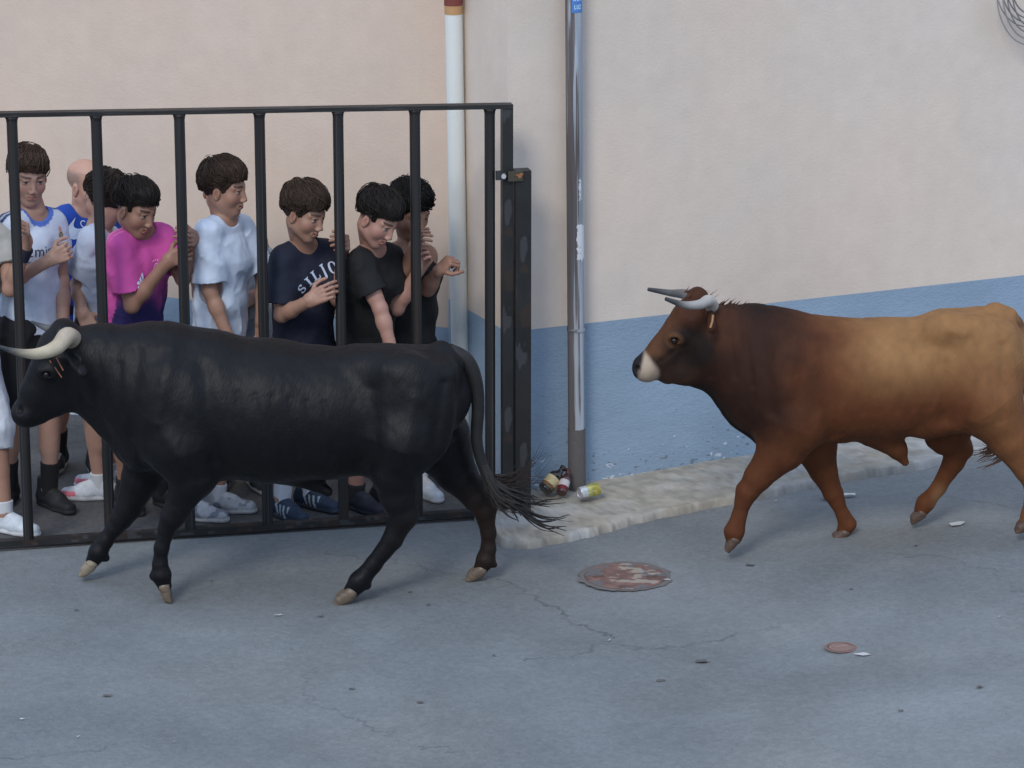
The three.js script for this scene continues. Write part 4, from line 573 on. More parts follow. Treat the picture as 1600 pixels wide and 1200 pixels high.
    if (A > 0.07 && A < 0.0815 && Math.hypot((b + 0.01) / 0.018, (d + 0.002) / 0.01) < 1) q = [q[0] * 0.86, q[1] * 0.74, q[2] * 0.72];  // ear hollow: its shade painted into the skin colour
    return q;
  });
}
function hairGeo(c, m, o) {
  const s = o.headSize ?? 1.09, W = outFrame(c, m, s), I = inFrame(c, m), f = new Field(), st = { front: 0.05, side: -0.014, back: -0.055, thick: 0.014, fringe: 0.025, n: 1500, len: 0.06, curl: 0, forward: 0.7, sweep: 0, ...o.hair }, r = seeded(st.seed ?? 3);
  f.ell(W(0, 0.04, -0.014), mul([0.0755 + st.thick * 0.3, 0.08 + st.thick, 0.095 + st.thick * 0.45], s), { m, k: 0.01 });
  const lineAt = (d, A) => (d > 0.012 && d < 0.034 ? st.side - 0.012 : d > 0.02 ? mix(st.side + 0.015, st.front, smooth(0.02, 0.075, d)) + 0.01 * smooth(0.03, 0.06, A) * 0 : d > -0.04 ? mix(st.back * 0.2 + st.side * 0.6, st.side + 0.015, smooth(-0.04, 0.02, d)) : mix(st.back, st.back * 0.2 + st.side * 0.6, smooth(-0.085, -0.04, d)));
  const taper = (b, d) => { const L0 = lineAt(d, 0); return st.thick * 0.3 * smooth(L0 + 0.075, L0 + 0.002, b) * (1 - 0.6 * smooth(0.04, 0.085, d)); };
  f.post = (d0, x, y, z) => { const [a, b, d] = mul(I(x, y, z), 1 / s), n = fbm(x * 40, y * 40, z * 40, 3); return Math.max(d0 + 0.001 + 0.006 * n + taper(b, d) * s * 0.25 + 0.003 * smooth(0.02, 0.06, d), (lineAt(d, Math.abs(a)) - b) * s + 0.004 * n); };
  const list = [paint(f.mesh(0.005, 0.02), (x, y, z) => mul(o.hairColour, 0.75 + 0.3 * fbm(x * 60, y * 60, z * 60, 2)))];
  list[0].deleteAttribute('uv');
  const w = norm([0.1, 1, -0.45]), C0 = [0, 0.04, -0.014], R = [0.0765 + st.thick * 0.48, 0.081 + st.thick * 1.2, 0.096 + st.thick * 0.6];
  const on = (p, lift) => { const k = 1 / Math.hypot(p[0] / (R[0] + lift), p[1] / (R[1] + lift), p[2] / (R[2] + lift)); return add(C0, mul(p, k)); };
  for (let i = 0; i < st.n; i++) {
    let p, tries = 0; do { p = norm([r() * 2 - 1, r() * 1.5 - 0.4, r() * 2 - 1]); tries++; } while (tries < 40 && on(p, 0)[1] < lineAt(on(p, 0)[2], Math.abs(on(p, 0)[0])) + 0.002);
    const pts = [], steps = 5, L = st.len * (0.6 + 0.7 * r()), lift0 = -0.008 + 0.009 * r() + (r() < 0.06 ? 0.006 : 0), jit = (r() - 0.5) * 0.9, phase = r() * 6.28, cut = (r() - 0.6) * (i % 5 === 0 ? 0.062 : 0.04), bang = i % 5 === 0; if (bang) p = norm([(r() * 2 - 1) * 0.8, 0.75 + 0.25 * r(), 0.5 + 0.35 * r()]); let q = p;
    for (let k = 0; k <= steps; k++) {
      const lift = lift0 + 0.006 * Math.sin(k / steps * Math.PI) + (k === steps ? 0.004 * r() : 0) + st.curl * 0.006 * Math.sin(phase + k * 2.1), pt0 = on(q, lift), pt = on(q, lift - taper(pt0[1], pt0[2]) * 1.5);
      if (pt[1] < (pt[2] > 0.03 ? st.fringe + cut - (bang ? 0.012 : 0) : lineAt(pt[2], Math.abs(pt[0])) + cut * 0.5) && k > 1) break;
      pts.push(W(...pt));
      let t = sub(q, mul(w, dot(q, w))); t = add(norm(t), [st.sweep * Math.max(0, q[1]), -0.15, st.forward * Math.max(0, q[1])]); const sd = cross(q, t); t = add(t, mul(norm(sd), jit + st.curl * 1.2 * Math.sin(phase + k * 2.1))); t = norm(sub(t, mul(q, dot(t, q)))); q = norm(add(q, mul(t, L / steps / 0.095)));
    }
    if (pts.length < 3) continue;
    const w0 = (bang ? 0.0022 + 0.0018 * r() : 0.0014 + 0.0014 * r()) * s, sh = 0.7 + 0.7 * r(), g = tube(pts, (t) => w0 * (1 - 0.82 * t * t) * (0.35 + 0.65 * Math.min(1, t * 5)), { seg: 5, sides: 4 }); g.deleteAttribute('uv'); list.push(paint(g, () => mul(o.hairColour, sh)));
  }
  return mergeGeometries(list);
}
function handGeo(wrist, elbow, D, N, U, o = {}) { // D wrist to knuckles, N the way the palm faces, U towards the index finger
  D = norm(D); N = norm(sub(N, mul(D, dot(N, D)))); let X = cross(N, D); if (dot(X, U) < 0) X = mul(X, -1);
  const s = o.size ?? 1, f = new Field(), P = (a, b, n) => add(wrist, add(mul(D, a * s), add(mul(X, b * s), mul(N, n * s)))), curls = o.curl ?? [0.7, 0.8, 0.5], offs = [0.031, 0.0105, -0.0105, -0.03];
  for (let i = 0; i < 4; i++) f.cap(P(-0.005, offs[i] * 0.62, 0), P(0.082 - Math.abs(i - 1) * 0.004, offs[i], 0), 0.0145 * s, 0.0118 * s, { k: 0.012 });
  f.cap(P(0.01, 0.02, 0.004), P(0.045, 0.034, 0.008), 0.015 * s, 0.012 * s, { k: 0.015 });
  const lens = [[0.041, 0.025, 0.02], [0.045, 0.029, 0.021], [0.042, 0.027, 0.02], [0.033, 0.02, 0.018]], tips = [];
  for (let i = 0; i < 4; i++) {
    let p = P(0.084 - Math.abs(i - 1) * 0.004, offs[i], 0), a = 0; const sp = (o.spread ?? 0.06) * (1.5 - i), cu = o.each ? o.each[i] : 1;
    for (let k = 0; k < 3; k++) { a += curls[k] * cu; const d = norm(add(mul(D, Math.cos(a)), add(mul(N, Math.sin(a)), mul(X, sp)))), e = add(p, mul(d, lens[i][k] * s)); f.cap(p, e, (0.0092 - k * 0.0007) * s, (0.0086 - k * 0.0009) * s, { k: 0.0035 }); p = e; } tips.push(p);
  }
  const tc = o.thumb ?? 0.5; let p = P(0.03, 0.034, 0.006); for (const [d, l, r] of [[[0.55, 0.7, 0.3 + tc * 0.3], 0.038, 0.0115], [[0.85, 0.35 - tc * 0.3, 0.3 + tc * 0.5], 0.032, 0.0102], [[0.9, 0.1 - tc * 0.4, 0.3 + tc * 0.6], 0.026, 0.0092]]) { const v = norm(add(mul(D, d[0]), add(mul(X, d[1]), mul(N, d[2])))), e = add(p, mul(v, l * s)); f.cap(p, e, r * s, r * 0.9 * s, { k: 0.006 }); p = e; } tips.push(p);
  f.cap(along(wrist, norm(sub(elbow, wrist)), 0.05), P(0.01, 0, 0), 0.0285 * s, 0.025 * s, { k: 0.015, s: X, w: 1.12 });
  const tone = skinTone(o.skin);
  return paint(f.mesh(0.0034, 0.004), (x, y, z) => { const q = tone(x, y, z); for (const t of tips) { const e = Math.hypot(x - t[0], y - t[1], z - t[2]); if (e < 0.011) return [q[0] * 1.08, q[1] * 1.02, q[2] * 1.05]; } return q; });
}
const skinMat = phy({ vertexColors: true, roughness: 0.52, sheen: 0.1, sheenRoughness: 0.6 });
const clothTex = tex(256, 256, (u, v) => grey(0.5 + 0.25 * tfbm(u, v, 128, 2, 1) + 0.3 * tfbm(u, v, 6, 7, 4)), { srgb: false });
const cloth = (o = {}) => phy({ vertexColors: true, roughness: 0.88, bumpMap: clothTex, bumpScale: 0.0015, sheen: 0.12, sheenRoughness: 0.7, side: THREE.DoubleSide, ...o });
const clothMat = cloth(), hairShine = phy({ vertexColors: true, roughness: 0.58, specularIntensity: 0.5 });
// a flat print laid onto the garment: rays from in front of the chest find the cloth
function printPatch(field, c, right, up, w, h, mat, n = 28) {
  right = norm(right); const out = norm(cross(right, up)); up = norm(cross(out, right));
  const pos = [], nor = [], uv = [], ok = [], idx = [], cells = [];
  for (let j = 0; j <= n; j++) for (let i = 0; i <= n; i++) {
    let p = add(c, add(mul(right, (i / n - 0.5) * w), add(mul(up, (j / n - 0.5) * h), mul(out, 0.22)))), d = 1, k = 0, t = 0; while (k++ < 80 && t < 0.5) { d = field.d(...p); if (d < 0.0008) break; p = along(p, out, -d * 0.6); t += d * 0.6; }
    const e = 0.004, g = norm([field.d(p[0] + e, p[1], p[2]) - field.d(p[0] - e, p[1], p[2]), field.d(p[0], p[1] + e, p[2]) - field.d(p[0], p[1] - e, p[2]), field.d(p[0], p[1], p[2] + e) - field.d(p[0], p[1], p[2] - e)]);
    ok.push(d < 0.002); pos.push(...along(p, g, 0.0025)); nor.push(...g); uv.push(i / n, j / n);
  }
  for (let j = 0; j < n; j++) for (let i = 0; i < n; i++) { const a = j * (n + 1) + i, q = [a, a + 1, a + n + 2, a + n + 1]; cells.push(q.every((v) => ok[v] && q.every((b) => Math.hypot(pos[v * 3] - pos[b * 3], pos[v * 3 + 1] - pos[b * 3 + 1], pos[v * 3 + 2] - pos[b * 3 + 2]) < 0.045)) ? q : null); }
  const seen = new Set(), todo = [(n >> 1) * n + (n >> 1)]; while (todo.length) { const k = todo.pop(); if (k < 0 || k >= n * n || seen.has(k) || !cells[k]) continue; seen.add(k); const q = cells[k]; idx.push(q[0], q[1], q[2], q[0], q[2], q[3]); if (k % n) todo.push(k - 1); if (k % n < n - 1) todo.push(k + 1); todo.push(k - n, k + n); }
  const g = new THREE.BufferGeometry(); g.setAttribute('position', new THREE.Float32BufferAttribute(pos, 3)); g.setAttribute('normal', new THREE.Float32BufferAttribute(nor, 3)); g.setAttribute('uv', new THREE.Float32BufferAttribute(uv, 2)); g.setIndex(idx); return g;
}
function printMat(w, h, draw) { const cv = document.createElement('canvas'); cv.width = w; cv.height = h; const x = cv.getContext('2d'); draw(x, w, h); const t = new THREE.CanvasTexture(cv); t.colorSpace = THREE.SRGBColorSpace; return std({ map: t, transparent: true, alphaTest: 0.35, roughness: 0.8, side: THREE.DoubleSide }); }
function shoeGeo(ankle, yaw, o) { // ankle: point on the ground under the ankle; o.pitch lifts the heel
  const m = basis(yaw, o.pitch ?? 0), W = outFrame(add(ankle, [0, 0.0, 0]), m), f = new Field(), I = inFrame(ankle, m), g0 = ankle[1];
  f.cap(W(0, 0.045, -0.04), W(0, 0.042, 0.07), 0.041, 0.04, { k: 0.02 }); f.cap(W(0, 0.035, 0.07), W(-0.004, 0.03, 0.165), 0.04, 0.031, { k: 0.02, s: m[0], w: 1.15 });
  f.cap(W(0, 0.05, -0.035), W(0, o.high ? 0.135 : 0.085, -0.02), 0.04, 0.043, { k: 0.02 }); f.cap(W(0, 0.085, 0.0), W(0, 0.06, 0.09), 0.032, 0.022, { k: 0.02 });
  f.cap(W(0, 0.012, -0.05), W(0, 0.012, 0.08), 0.036, 0.043, { k: 0.01, s: m[1], w: 0.5 }); f.cap(W(0, 0.012, 0.08), W(-0.004, 0.014, 0.165), 0.043, 0.036, { k: 0.01, s: m[1], w: 0.5 });
  f.clip(W(0, 0.001, 0), mul(m[1], -1), 0.003); f.clip(W(0, o.high ? 0.15 : 0.1, 0), m[1], 0.004);
  for (let i = 0; i < 4; i++) f.cap(W(-0.022, 0.088 - i * 0.009, 0.035 + i * 0.02), W(0.022, 0.088 - i * 0.009, 0.035 + i * 0.02), 0.004, 0.004, { k: 0.003 });
  return paint(f.mesh(0.0052, 0.01), (x, y, z) => { const [a, b, d] = I(x, y, z), n = 0.92 + 0.2 * fbm(x * 60, y * 60, z * 60, 3); if (b < 0.024) return mul(o.sole, n); if (o.toe && d > 0.12 && b < 0.05) return mul(o.toe, n); if (o.stripes && d > 0.0 && d < 0.1 && ((d * 34 + b * 14) % 1) < 0.45 && b < 0.075) return mul(o.stripes, n); if (b > 0.062 && d > 0.02 && d < 0.1 && Math.abs(a) < 0.028) return mul(o.lace ?? o.sole, n); return mul(o.patch && fbm(x * 22 + 3, y * 22, z * 22, 2) > 0.05 ? o.patch : o.upper, n); });
}
// a standing figure from its joints; every length in metres
function person(o) {
  const h = o.h, base = [o.at[0], 0.004, o.at[1]], yaw = o.sL ? Math.atan2(-(o.sL[2] - o.sR[2]), o.sL[0] - o.sR[0]) : o.yaw, m = basis(yaw), l = m[0], sk = o.skin, hipM = basis(o.hipYaw ?? yaw);
  const pel = o.pelvis ?? [o.at[0], 0.535 * h, o.at[1]], sh = o.sh, ax = norm(sub(sh, pel)), front = norm(cross(l, ax)), sw = (o.sw ?? 0.1) * h;
  const sL = o.sL ?? add(sh, mul(l, sw)), sR = o.sR ?? sub(sh, mul(l, sw)), neck = along(sh, ax, 0.035), hd = o.head, hm = basis(o.face[0], o.face[1], o.face[2] ?? 0), hb = along(hd, hm[1], -0.05);
  const hips = [add(pel, add(mul(hipM[0], 0.075), [0, -0.03, 0])), add(pel, add(mul(hipM[0], -0.075), [0, -0.03, 0]))];
  const feet = o.feet.map(([x, z, yw, y = 0.004]) => ({ p: [x, y, z], yw })), ank = feet.map((q) => add(q.p, [0, 0.09, 0]));
  const knees = hips.map((hp, i) => o.knees?.[i] ?? add(mixv(hp, ank[i], 0.49), mul(rotY(feet[i].yw)[2], 0.035)));
  const arms = [[sL, o.armL[0], o.armL[1]], [sR, o.armR[0], o.armR[1]]], bulk = o.bulk ?? 0.93;
  const f = new Field(), waist = mixv(pel, sh, 0.38), chest = mixv(pel, sh, 0.74);
  f.cap(pel, waist, 0.098 * bulk, 0.088 * bulk, { s: l, w: 1.38, k: 0.02 }).cap(waist, chest, 0.088 * bulk, 0.102 * bulk, { s: l, w: 1.42 }).cap(chest, along(sh, ax, -0.035), 0.102 * bulk, 0.062, { s: l, w: 1.65, k: 0.03 });
  for (const [s] of arms) { f.cap(neck, s, 0.035, 0.04, { k: 0.035 }); }
  f.cap(along(neck, ax, -0.04), hb, 0.055, 0.05, { k: 0.03 });
  for (const [s, e, w] of arms) { f.cap(s, s, 0.045, 0.045, { k: 0.03 }).cap(s, e, 0.045 * bulk, 0.034, { k: 0.03 }).cap(mixv(s, e, 0.35), mixv(s, e, 0.75), 0.041 * bulk, 0.035, { k: 0.02 }); f.cap(e, mixv(e, w, 0.35), 0.033, 0.0375 * bulk, { k: 0.02 }).cap(mixv(e, w, 0.3), w, 0.0375 * bulk, 0.0265, { k: 0.02 }); }
  hips.forEach((hp, i) => { const k = knees[i], a = ank[i], back = mul(rotY(feet[i].yw)[2], -0.018); f.cap(hp, k, 0.086 * bulk, 0.055, { k: 0.04 }).cap(k, k, 0.054, 0.054, { k: 0.02 }).cap(k, a, 0.048, 0.036, { k: 0.02 }).cap(add(mixv(k, a, 0.15), back), add(mixv(k, a, 0.5), back), 0.046, 0.044, { k: 0.03 }); f.cap(a, add(feet[i].p, [0, 0.05, 0]), 0.036, 0.034, { k: 0.02 }); });
  const t = thing('person', o.label, 'person', base, 'people behind the gate');
  const tone = skinTone(sk), bits = [paint(f.mesh(0.0105, 0.02), tone), headGeo(hd, hm, along(neck, ax, 0.0), o)];
  const hand = { skin: sk, size: o.handSize ?? 0.97 };
  if (o.handL) bits.push(handGeo(arms[0][2], arms[0][1], ...o.handL.slice(0, 3), { ...hand, ...o.handL[3] })); if (o.handR) bits.push(handGeo(arms[1][2], arms[1][1], ...o.handR.slice(0, 3), { ...hand, ...o.handR[3] }));
  for (const g of bits) g.deleteAttribute('uv');
  part('body', mergeGeometries(bits), skinMat, t);
  if (o.hairColour && o.hair !== null) part('hair', hairGeo(hd, hm, o), hairShine, t);
  // shirt
  const S = new Field(), sp = { loose: 0.02, sleeve: 0.6, hem: 0.1, sleeveR: 0.068, neckR: 0.072, fold: 0.011, ...o.shirt }, L = sp.loose, hemP = along(pel, ax, -sp.hem);
  S.cap(hemP, waist, 0.112 * bulk + L, 0.1 * bulk + L, { s: l, w: 1.3, k: 0.03 }).cap(waist, chest, 0.096 * bulk + L, 0.106 * bulk + L, { s: l, w: 1.38, k: 0.03 }).cap(chest, along(sh, ax, -0.03), 0.106 * bulk + L, 0.06 + L * 0.4, { s: l, w: 1.45, k: 0.04 });
  for (const [s] of arms) S.cap(neck, mixv(neck, s, sp.tank ? 0.7 : 1), 0.044, sp.tank ? 0.05 : 0.055, { k: 0.04 });
  if (!sp.tank) for (const [s, e] of arms) { const end = mixv(s, e, sp.sleeve), d = norm(sub(e, s)); S.cap(s, end, 0.058, sp.sleeveR, { k: 0.045, flat: true }); S.cap(along(end, d, -0.012), along(end, d, 0.05), sp.sleeveR - 0.02, sp.sleeveR - 0.014, { op: 1, k: 0.006 }); }
  S.cap(along(neck, ax, 0.0), along(hb, hm[1], 0.05), sp.neckR * 0.9, sp.neckR, { op: 1, k: 0.01 }); S.ell(add(along(neck, ax, 0.016), mul(front, 0.032)), [0.06, 0.048, 0.068], { op: 1, k: 0.015, m: [l, ax, front] }); if (sp.scoop) S.cap(add(along(neck, ax, 0.02), mul(front, 0.06)), add(along(neck, ax, -sp.scoop), mul(front, 0.12)), 0.055, 0.04, { op: 1, k: 0.02 });
  if (sp.tank) for (const [s] of arms) S.cap(along(s, ax, 0.05), along(s, ax, -0.1), 0.07, 0.06, { op: 1, k: 0.02 });
  S.clip(hemP, mul(ax, -1));
  const sd = o.seed ?? 1, ends = sp.tank ? [] : arms.map(([s, q]) => mixv(s, q, sp.sleeve)); S.post = (d, x, y, z) => { const q = [x - pel[0], y - pel[1], z - pel[2]], a = dot(q, l), b = dot(q, ax), c2 = dot(q, front), n = fbm(a * 5 + sd * 9, b * 3.2, c2 * 5, 2), w = Math.sin((a * 30 + b * (sp.diag ?? 14) + n * 9 + c2 * 12)); let F = sp.fold * (0.15 + 0.85 * smooth(0.07, 0.17, Math.hypot(x - neck[0], y - neck[1], z - neck[2]))); for (const q of ends) F *= 0.25 + 0.75 * smooth(0.06, 0.14, Math.hypot(x - q[0], y - q[1], z - q[2])); return d - F * (0.55 * (1 - Math.abs(fbm(a * 9 + b * 4 + sd, b * 6 - a * 3, c2 * 9, 3)) * 3) + 0.42 * w * smooth(-0.2, 0.25, n + 0.1)) + F * 0.3; };
  const shirt = part('shirt', paint(sideUV(S.mesh(0.008, 0.03), 4), (x, y, z) => { const q = sub([x, y, z], pel); return sp.colour(dot(q, l), dot(q, ax), dot(q, front), x, y, z, len(sub([x, y, z], neck)), len(sub(sh, pel))); }), clothMat, t);
  for (const pr of o.prints ?? []) part(pr.name, printPatch(S, add(add(along(pel, ax, pr.at[1]), mul(l, pr.at[0])), mul(front, pr.at[2] ?? 0.05)), pr.right ? add(mul(l, pr.right[0]), add(mul(ax, pr.right[1]), mul(front, pr.right[2]))) : l, pr.up ? add(mul(l, pr.up[0]), add(mul(ax, pr.up[1]), mul(front, pr.up[2]))) : ax, pr.w, pr.h, pr.mat), pr.mat, shirt);
  // shorts or trousers
  const Q = new Field(), tr = { len: 0.85, loose: 0.03, colour: [0.015, 0.015, 0.017], ...o.shorts };
  Q.cap(add(pel, [0, -0.03, 0]), along(pel, ax, 0.06), 0.11 * bulk + 0.01, 0.1 * bulk + 0.01, { s: hipM[0], w: 1.35, k: 0.03 });
  hips.forEach((hp, i) => { if (tr.len <= 1) Q.cap(hp, mixv(hp, knees[i], tr.len), 0.098 * bulk + tr.loose * 0.3, 0.066 + tr.loose, { k: 0.02, flat: true }); else Q.cap(hp, knees[i], 0.1 * bulk, 0.062 + tr.loose * 0.6, { k: 0.02 }).cap(knees[i], mixv(knees[i], ank[i], tr.len - 1), 0.064 + tr.loose * 0.5, 0.05 + tr.loose * 0.5, { k: 0.02, flat: true }); });
  Q.post = (d, x, y, z) => d - 0.009 * (1 - 3 * Math.abs(fbm(x * 8 + sd, y * 5, z * 8, 3))) + 0.004;
  part('shorts', paint(sideUV(Q.mesh(0.012, 0.02), 4), (x, y, z) => { if (tr.stripe && dot(sub([x, y, z], pel), hipM[0]) < -0.14 + Math.min(0, pel[1] - y) * 0.05 && Math.abs(dot(sub([x, y, z], pel), hipM[2])) < 0.022) return [0.6, 0.6, 0.62]; return mul(tr.colour, 0.9 + 0.3 * fbm(x * 30, y * 30, z * 30, 2)); }), clothMat, t);
  // socks and shoes
  feet.forEach((q, i) => {
    const sk2 = new Field(); sk2.cap(add(q.p, [0, 0.06, 0]), mixv(ank[i], knees[i], o.sock ?? 0.2), 0.04, 0.046, { flat: true, k: 0.01 }); part('sock', plainColour(sideUV(sk2.mesh(0.008, 0.01), 6), o.sockColour ?? [0.6, 0.62, 0.66]), clothMat, t);
    part('shoe', sideUV(shoeGeo(q.p, q.yw, o.shoe), 6), cloth({ roughness: 0.7 }), t);
  });
  return { t, S };
}
const white = (k = 1) => (a, b, c, x, y, z) => mul([0.58, 0.66, 0.8], k * (0.97 + 0.05 * fbm(x * 30, y * 30, z * 30, 2)));
const plain = (q) => (a, b, c, x, y, z) => mul(q, 0.92 + 0.2 * fbm(x * 30, y * 30, z * 30, 2));
const tan1 = [0.37, 0.205, 0.145], tan2 = [0.31, 0.165, 0.115], tan3 = [0.42, 0.25, 0.19];
const gateN = norm([-gateDir[2], 0, gateDir[0]]), gL = mul(gateDir, -1), gR = gateDir; // gateN points to the street
const grip = { curl: [1.05, 1.1, 0.7], thumb: 1, spread: 0.03 };

// the one cut off by the left edge of the picture
person({ label: 'person in grey shirt and white trousers cut off at the left edge', seed: 1, h: 1.74, at: [[-2.557,0.702,-14.98][0], -14.98], yaw: 0.5, sh: [-2.494,1.395,-15], head: [-2.46,1.645,-15], face: [0.5, 0.15], skin: tan1, hairColour: [0.012, 0.01, 0.01],
  armL: [[-2.311,1.176,-14.9], [-2.217,1.409,-14.86]], armR: [[-2.679,1.109,-14.95], [-2.668,0.847,-14.9]], handL: [add([0, 1, 0], mul(gateN, 0.55)), gL, [0, 1, 0], { curl: [0.9, 1.1, 0.8], thumb: 0.8 }], handR: [[0, -1, 0.1], [1, 0, 0], [0, 0, 1]],
  feet: [[[-2.382,0,-14.843][0], [-2.382,0,-14.843][2] - 0.06, 1.1], [[-2.699,0.054,-15.05][0], -15.05, 0.6]], shirt: { colour: plain([0.4, 0.39, 0.37]), hem: 0.12 }, shorts: { len: 1.25, colour: [0.66, 0.7, 0.78] }, sock: 0.15, shoe: { upper: [0.62, 0.68, 0.74], sole: [0.7, 0.72, 0.75], lace: [0.6, 0.65, 0.7] } });
{ // wristband is the cut-off person's; it sits on the forearm at the first bar
  const p = scene.getObjectByName('person'), w = [-2.222,1.378,-14.865], e = [-2.249,1.324,-14.875]; part('wristband', tube([w, mixv(w, e, 0.5), e], () => 0.033, { seg: 4, sides: 20 }), std({ color: lin(0.012, 0.014, 0.035), roughness: 0.7 }), p);
}
const kit = printMat(512, 256, (x) => { x.clearRect(0, 0, 512, 256); x.fillStyle = '#2b3142'; x.textAlign = 'center'; x.font = '122px sans-serif'; x.save(); x.translate(256, 110); x.scale(0.9, 1); x.fillText('Emirates', 0, 0); x.restore(); x.fillStyle = '#8493a6'; x.font = '92px sans-serif'; x.save(); x.translate(256, 226); x.scale(0.9, 1); x.fillText('FLY BETTER', 0, 0, 500); x.restore(); });
const badge = printMat(128, 256, (x) => { x.clearRect(0, 0, 128, 256); x.fillStyle = '#c98c86'; x.beginPath(); x.ellipse(58, 62, 26, 46, -0.2, 0, 7); x.fill(); x.fillStyle = '#5b5f78'; x.beginPath(); x.ellipse(66, 160, 42, 66, 0, 0, 7); x.fill(); x.strokeStyle = '#c9b06a'; x.lineWidth = 10; x.beginPath(); x.ellipse(66, 160, 37, 60, 0, 0, 7); x.stroke(); x.beginPath(); x.moveTo(40, 115); x.lineTo(96, 205); x.stroke(); });
// white football shirt
person({ label: 'boy in white football shirt with dark lettering and navy shoulder stripes, black shorts', seed: 2, h: 1.8, at: [[-2.264,0.631,-15.24][0], -15.24], yaw: 0.12, sh: [-2.236,1.445,-15.2], sR: [-2.318,1.436,-15.1], sL: [-2.15,1.407,-15.26], head: [-2.248,1.649,-15.17], face: [0.4, 0.16, 0.06], skin: tan3, hairColour: [0.05, 0.029, 0.02], hair: { seed: 4, thick: 0.019, fringe: 0.022, forward: 0.6, sweep: -0.5, len: 0.075, side: -0.005, n: 1600 },
  armR: [[-2.359,1.156,-15.06], [-2.124,1.307,-14.95]], armL: [[-2.12,1.128,-15.25], [-2.11,0.897,-15.18]], handR: [[0.85, 0.4, 0.1], [0.3, 0.1, -1], [0, 1, 0], { curl: [1.3, 1.5, 0.9], thumb: 0.9 }], handL: [[0, -1, 0.12], [-1, 0, 0.2], [0, 0, 1], {}],
  feet: [[[-2.225,0.007,-15.3][0], -15.3, 0.75], [[-2.431,-0.011,-15.36][0], -15.36, -0.2]], sock: 0.32, sockColour: [0.01, 0.01, 0.011], shoe: { high: true, upper: [0.012, 0.012, 0.014], sole: [0.02, 0.02, 0.021], lace: [0.02, 0.02, 0.02] }, shorts: { len: 0.95, colour: [0.012, 0.012, 0.015] },
  shirt: { hem: 0.06, fold: 0.012, scoop: 0.0, colour: (a, b, c, x, y, z, dn, T) => { const w = white()(a, b, c, x, y, z); return dn < 0.094 ? [0.09, 0.17, 0.55] : b > T - 0.1 && Math.abs(a) > 0.075 && c > -0.05 && c < 0.05 && Math.floor((c + 0.05) / 0.0167) % 2 === 0 ? [0.03, 0.045, 0.14] : w; } },
  prints: [{ name: 'shirt_lettering', at: [0.0, 0.33], w: 0.25, h: 0.125, mat: kit }, { name: 'shirt_badge', at: [0.085, 0.425], w: 0.035, h: 0.07, mat: badge }] });
// bald man
const tick = printMat(256, 256, (x) => { x.clearRect(0, 0, 256, 256); x.fillStyle = '#dfe6f2'; x.beginPath(); x.moveTo(250, 60); x.quadraticCurveTo(110, 140, 78, 110); x.quadraticCurveTo(60, 90, 96, 30); x.quadraticCurveTo(6, 110, 14, 160); x.quadraticCurveTo(24, 222, 100, 190); x.closePath(); x.fill(); x.strokeStyle = '#dfe6f2'; x.lineWidth = 7; x.beginPath(); x.arc(152, 86, 22, 0.6, 5.6); x.stroke(); x.beginPath(); x.moveTo(180, 104); x.lineTo(250, 92); x.stroke(); });
person({ label: 'balding man in royal blue T-shirt with white swoosh standing at the back', seed: 3, h: 1.7, at: [[-2.117,0.478,-15.8][0], -15.8], yaw: 0.2, sh: [-2.082,1.322,-15.8], sR: [-2.169,1.32,-15.75], sL: [-1.983,1.298,-15.85], bulk: 1.02, head: [-2.055,1.477,-15.8], face: [0.95, 0.1], skin: [0.5, 0.285, 0.215], hairColour: [0.16, 0.13, 0.11], hair: null, stubble: 0.02, stubbleAmount: 0.75, bald: true,
  armR: [[-2.201,1.033,-15.78], [-2.19,0.791,-15.72]], armL: [[-1.962,0.996,-15.8], [-1.976,0.751,-15.75]], handL: [[0, -1, 0.1], [-1, 0, 0.2], [0, 0, 1], {}], handR: [[0, -1, 0.1], [1, 0, 0.2], [0, 0, 1], {}],
  feet: [[[-2.068,0.035,-15.85][0], -15.85, 0.3], [[-2.267,0.005,-15.95][0], -15.95, -0.1]], sock: 0.3, sockColour: [0.02, 0.02, 0.022], shoe: { upper: [0.02, 0.02, 0.022], sole: [0.5, 0.5, 0.45] }, shorts: { len: 0.95, colour: [0.03, 0.018, 0.035] }, shirt: { colour: plain([0.018, 0.075, 0.42]), neckR: 0.078, hem: 0.1 },
  prints: [{ name: 'shirt_print', at: [-0.045, 0.375], w: 0.15, h: 0.15, mat: tick }] });
// white T-shirt, turned away to the left
person({ label: 'dark haired person in white T-shirt turned away to the left, behind the second bar', seed: 4, h: 1.64, at: [[-1.981,0.565,-15.48][0], -15.48], yaw: -2.0, sh: [-1.966,1.312,-15.45], sL: [-1.979,1.318,-15.31], sR: [-1.941,1.261,-15.59], head: [-1.927,1.482,-15.45], face: [-2.05, 0.1], skin: tan3, hairColour: [0.02, 0.013, 0.01], hair: { seed: 8, thick: 0.016, back: -0.085, side: -0.03, len: 0.07, n: 1600 },
  armL: [[-2.065,1.076,-15.4], [-2.035,0.972,-15.28]], armR: [[-1.919,1.024,-15.55], [-1.965,0.853,-15.6]], handL: [[0.5, -0.9, 0.2], [0, 0, -1], [1, 0.4, 0], {}], handR: [[0, -1, 0], [-1, 0, 0], [0, 0, 1], {}],
  feet: [[[-1.992,0.035,-15.42][0], -15.42, -1.5], [[-1.951,0.012,-15.6][0], -15.6, -1.7]], sock: 0.12, shoe: { upper: [0.66, 0.7, 0.76], sole: [0.62, 0.62, 0.66], toe: [0.75, 0.2, 0.26], lace: [0.7, 0.72, 0.75], patch: [0.5, 0.53, 0.62] }, shorts: { len: 0.8 }, shirt: { colour: white(0.98), sleeve: 0.7, sleeveR: 0.074, hem: 0.08, fold: 0.013 } });
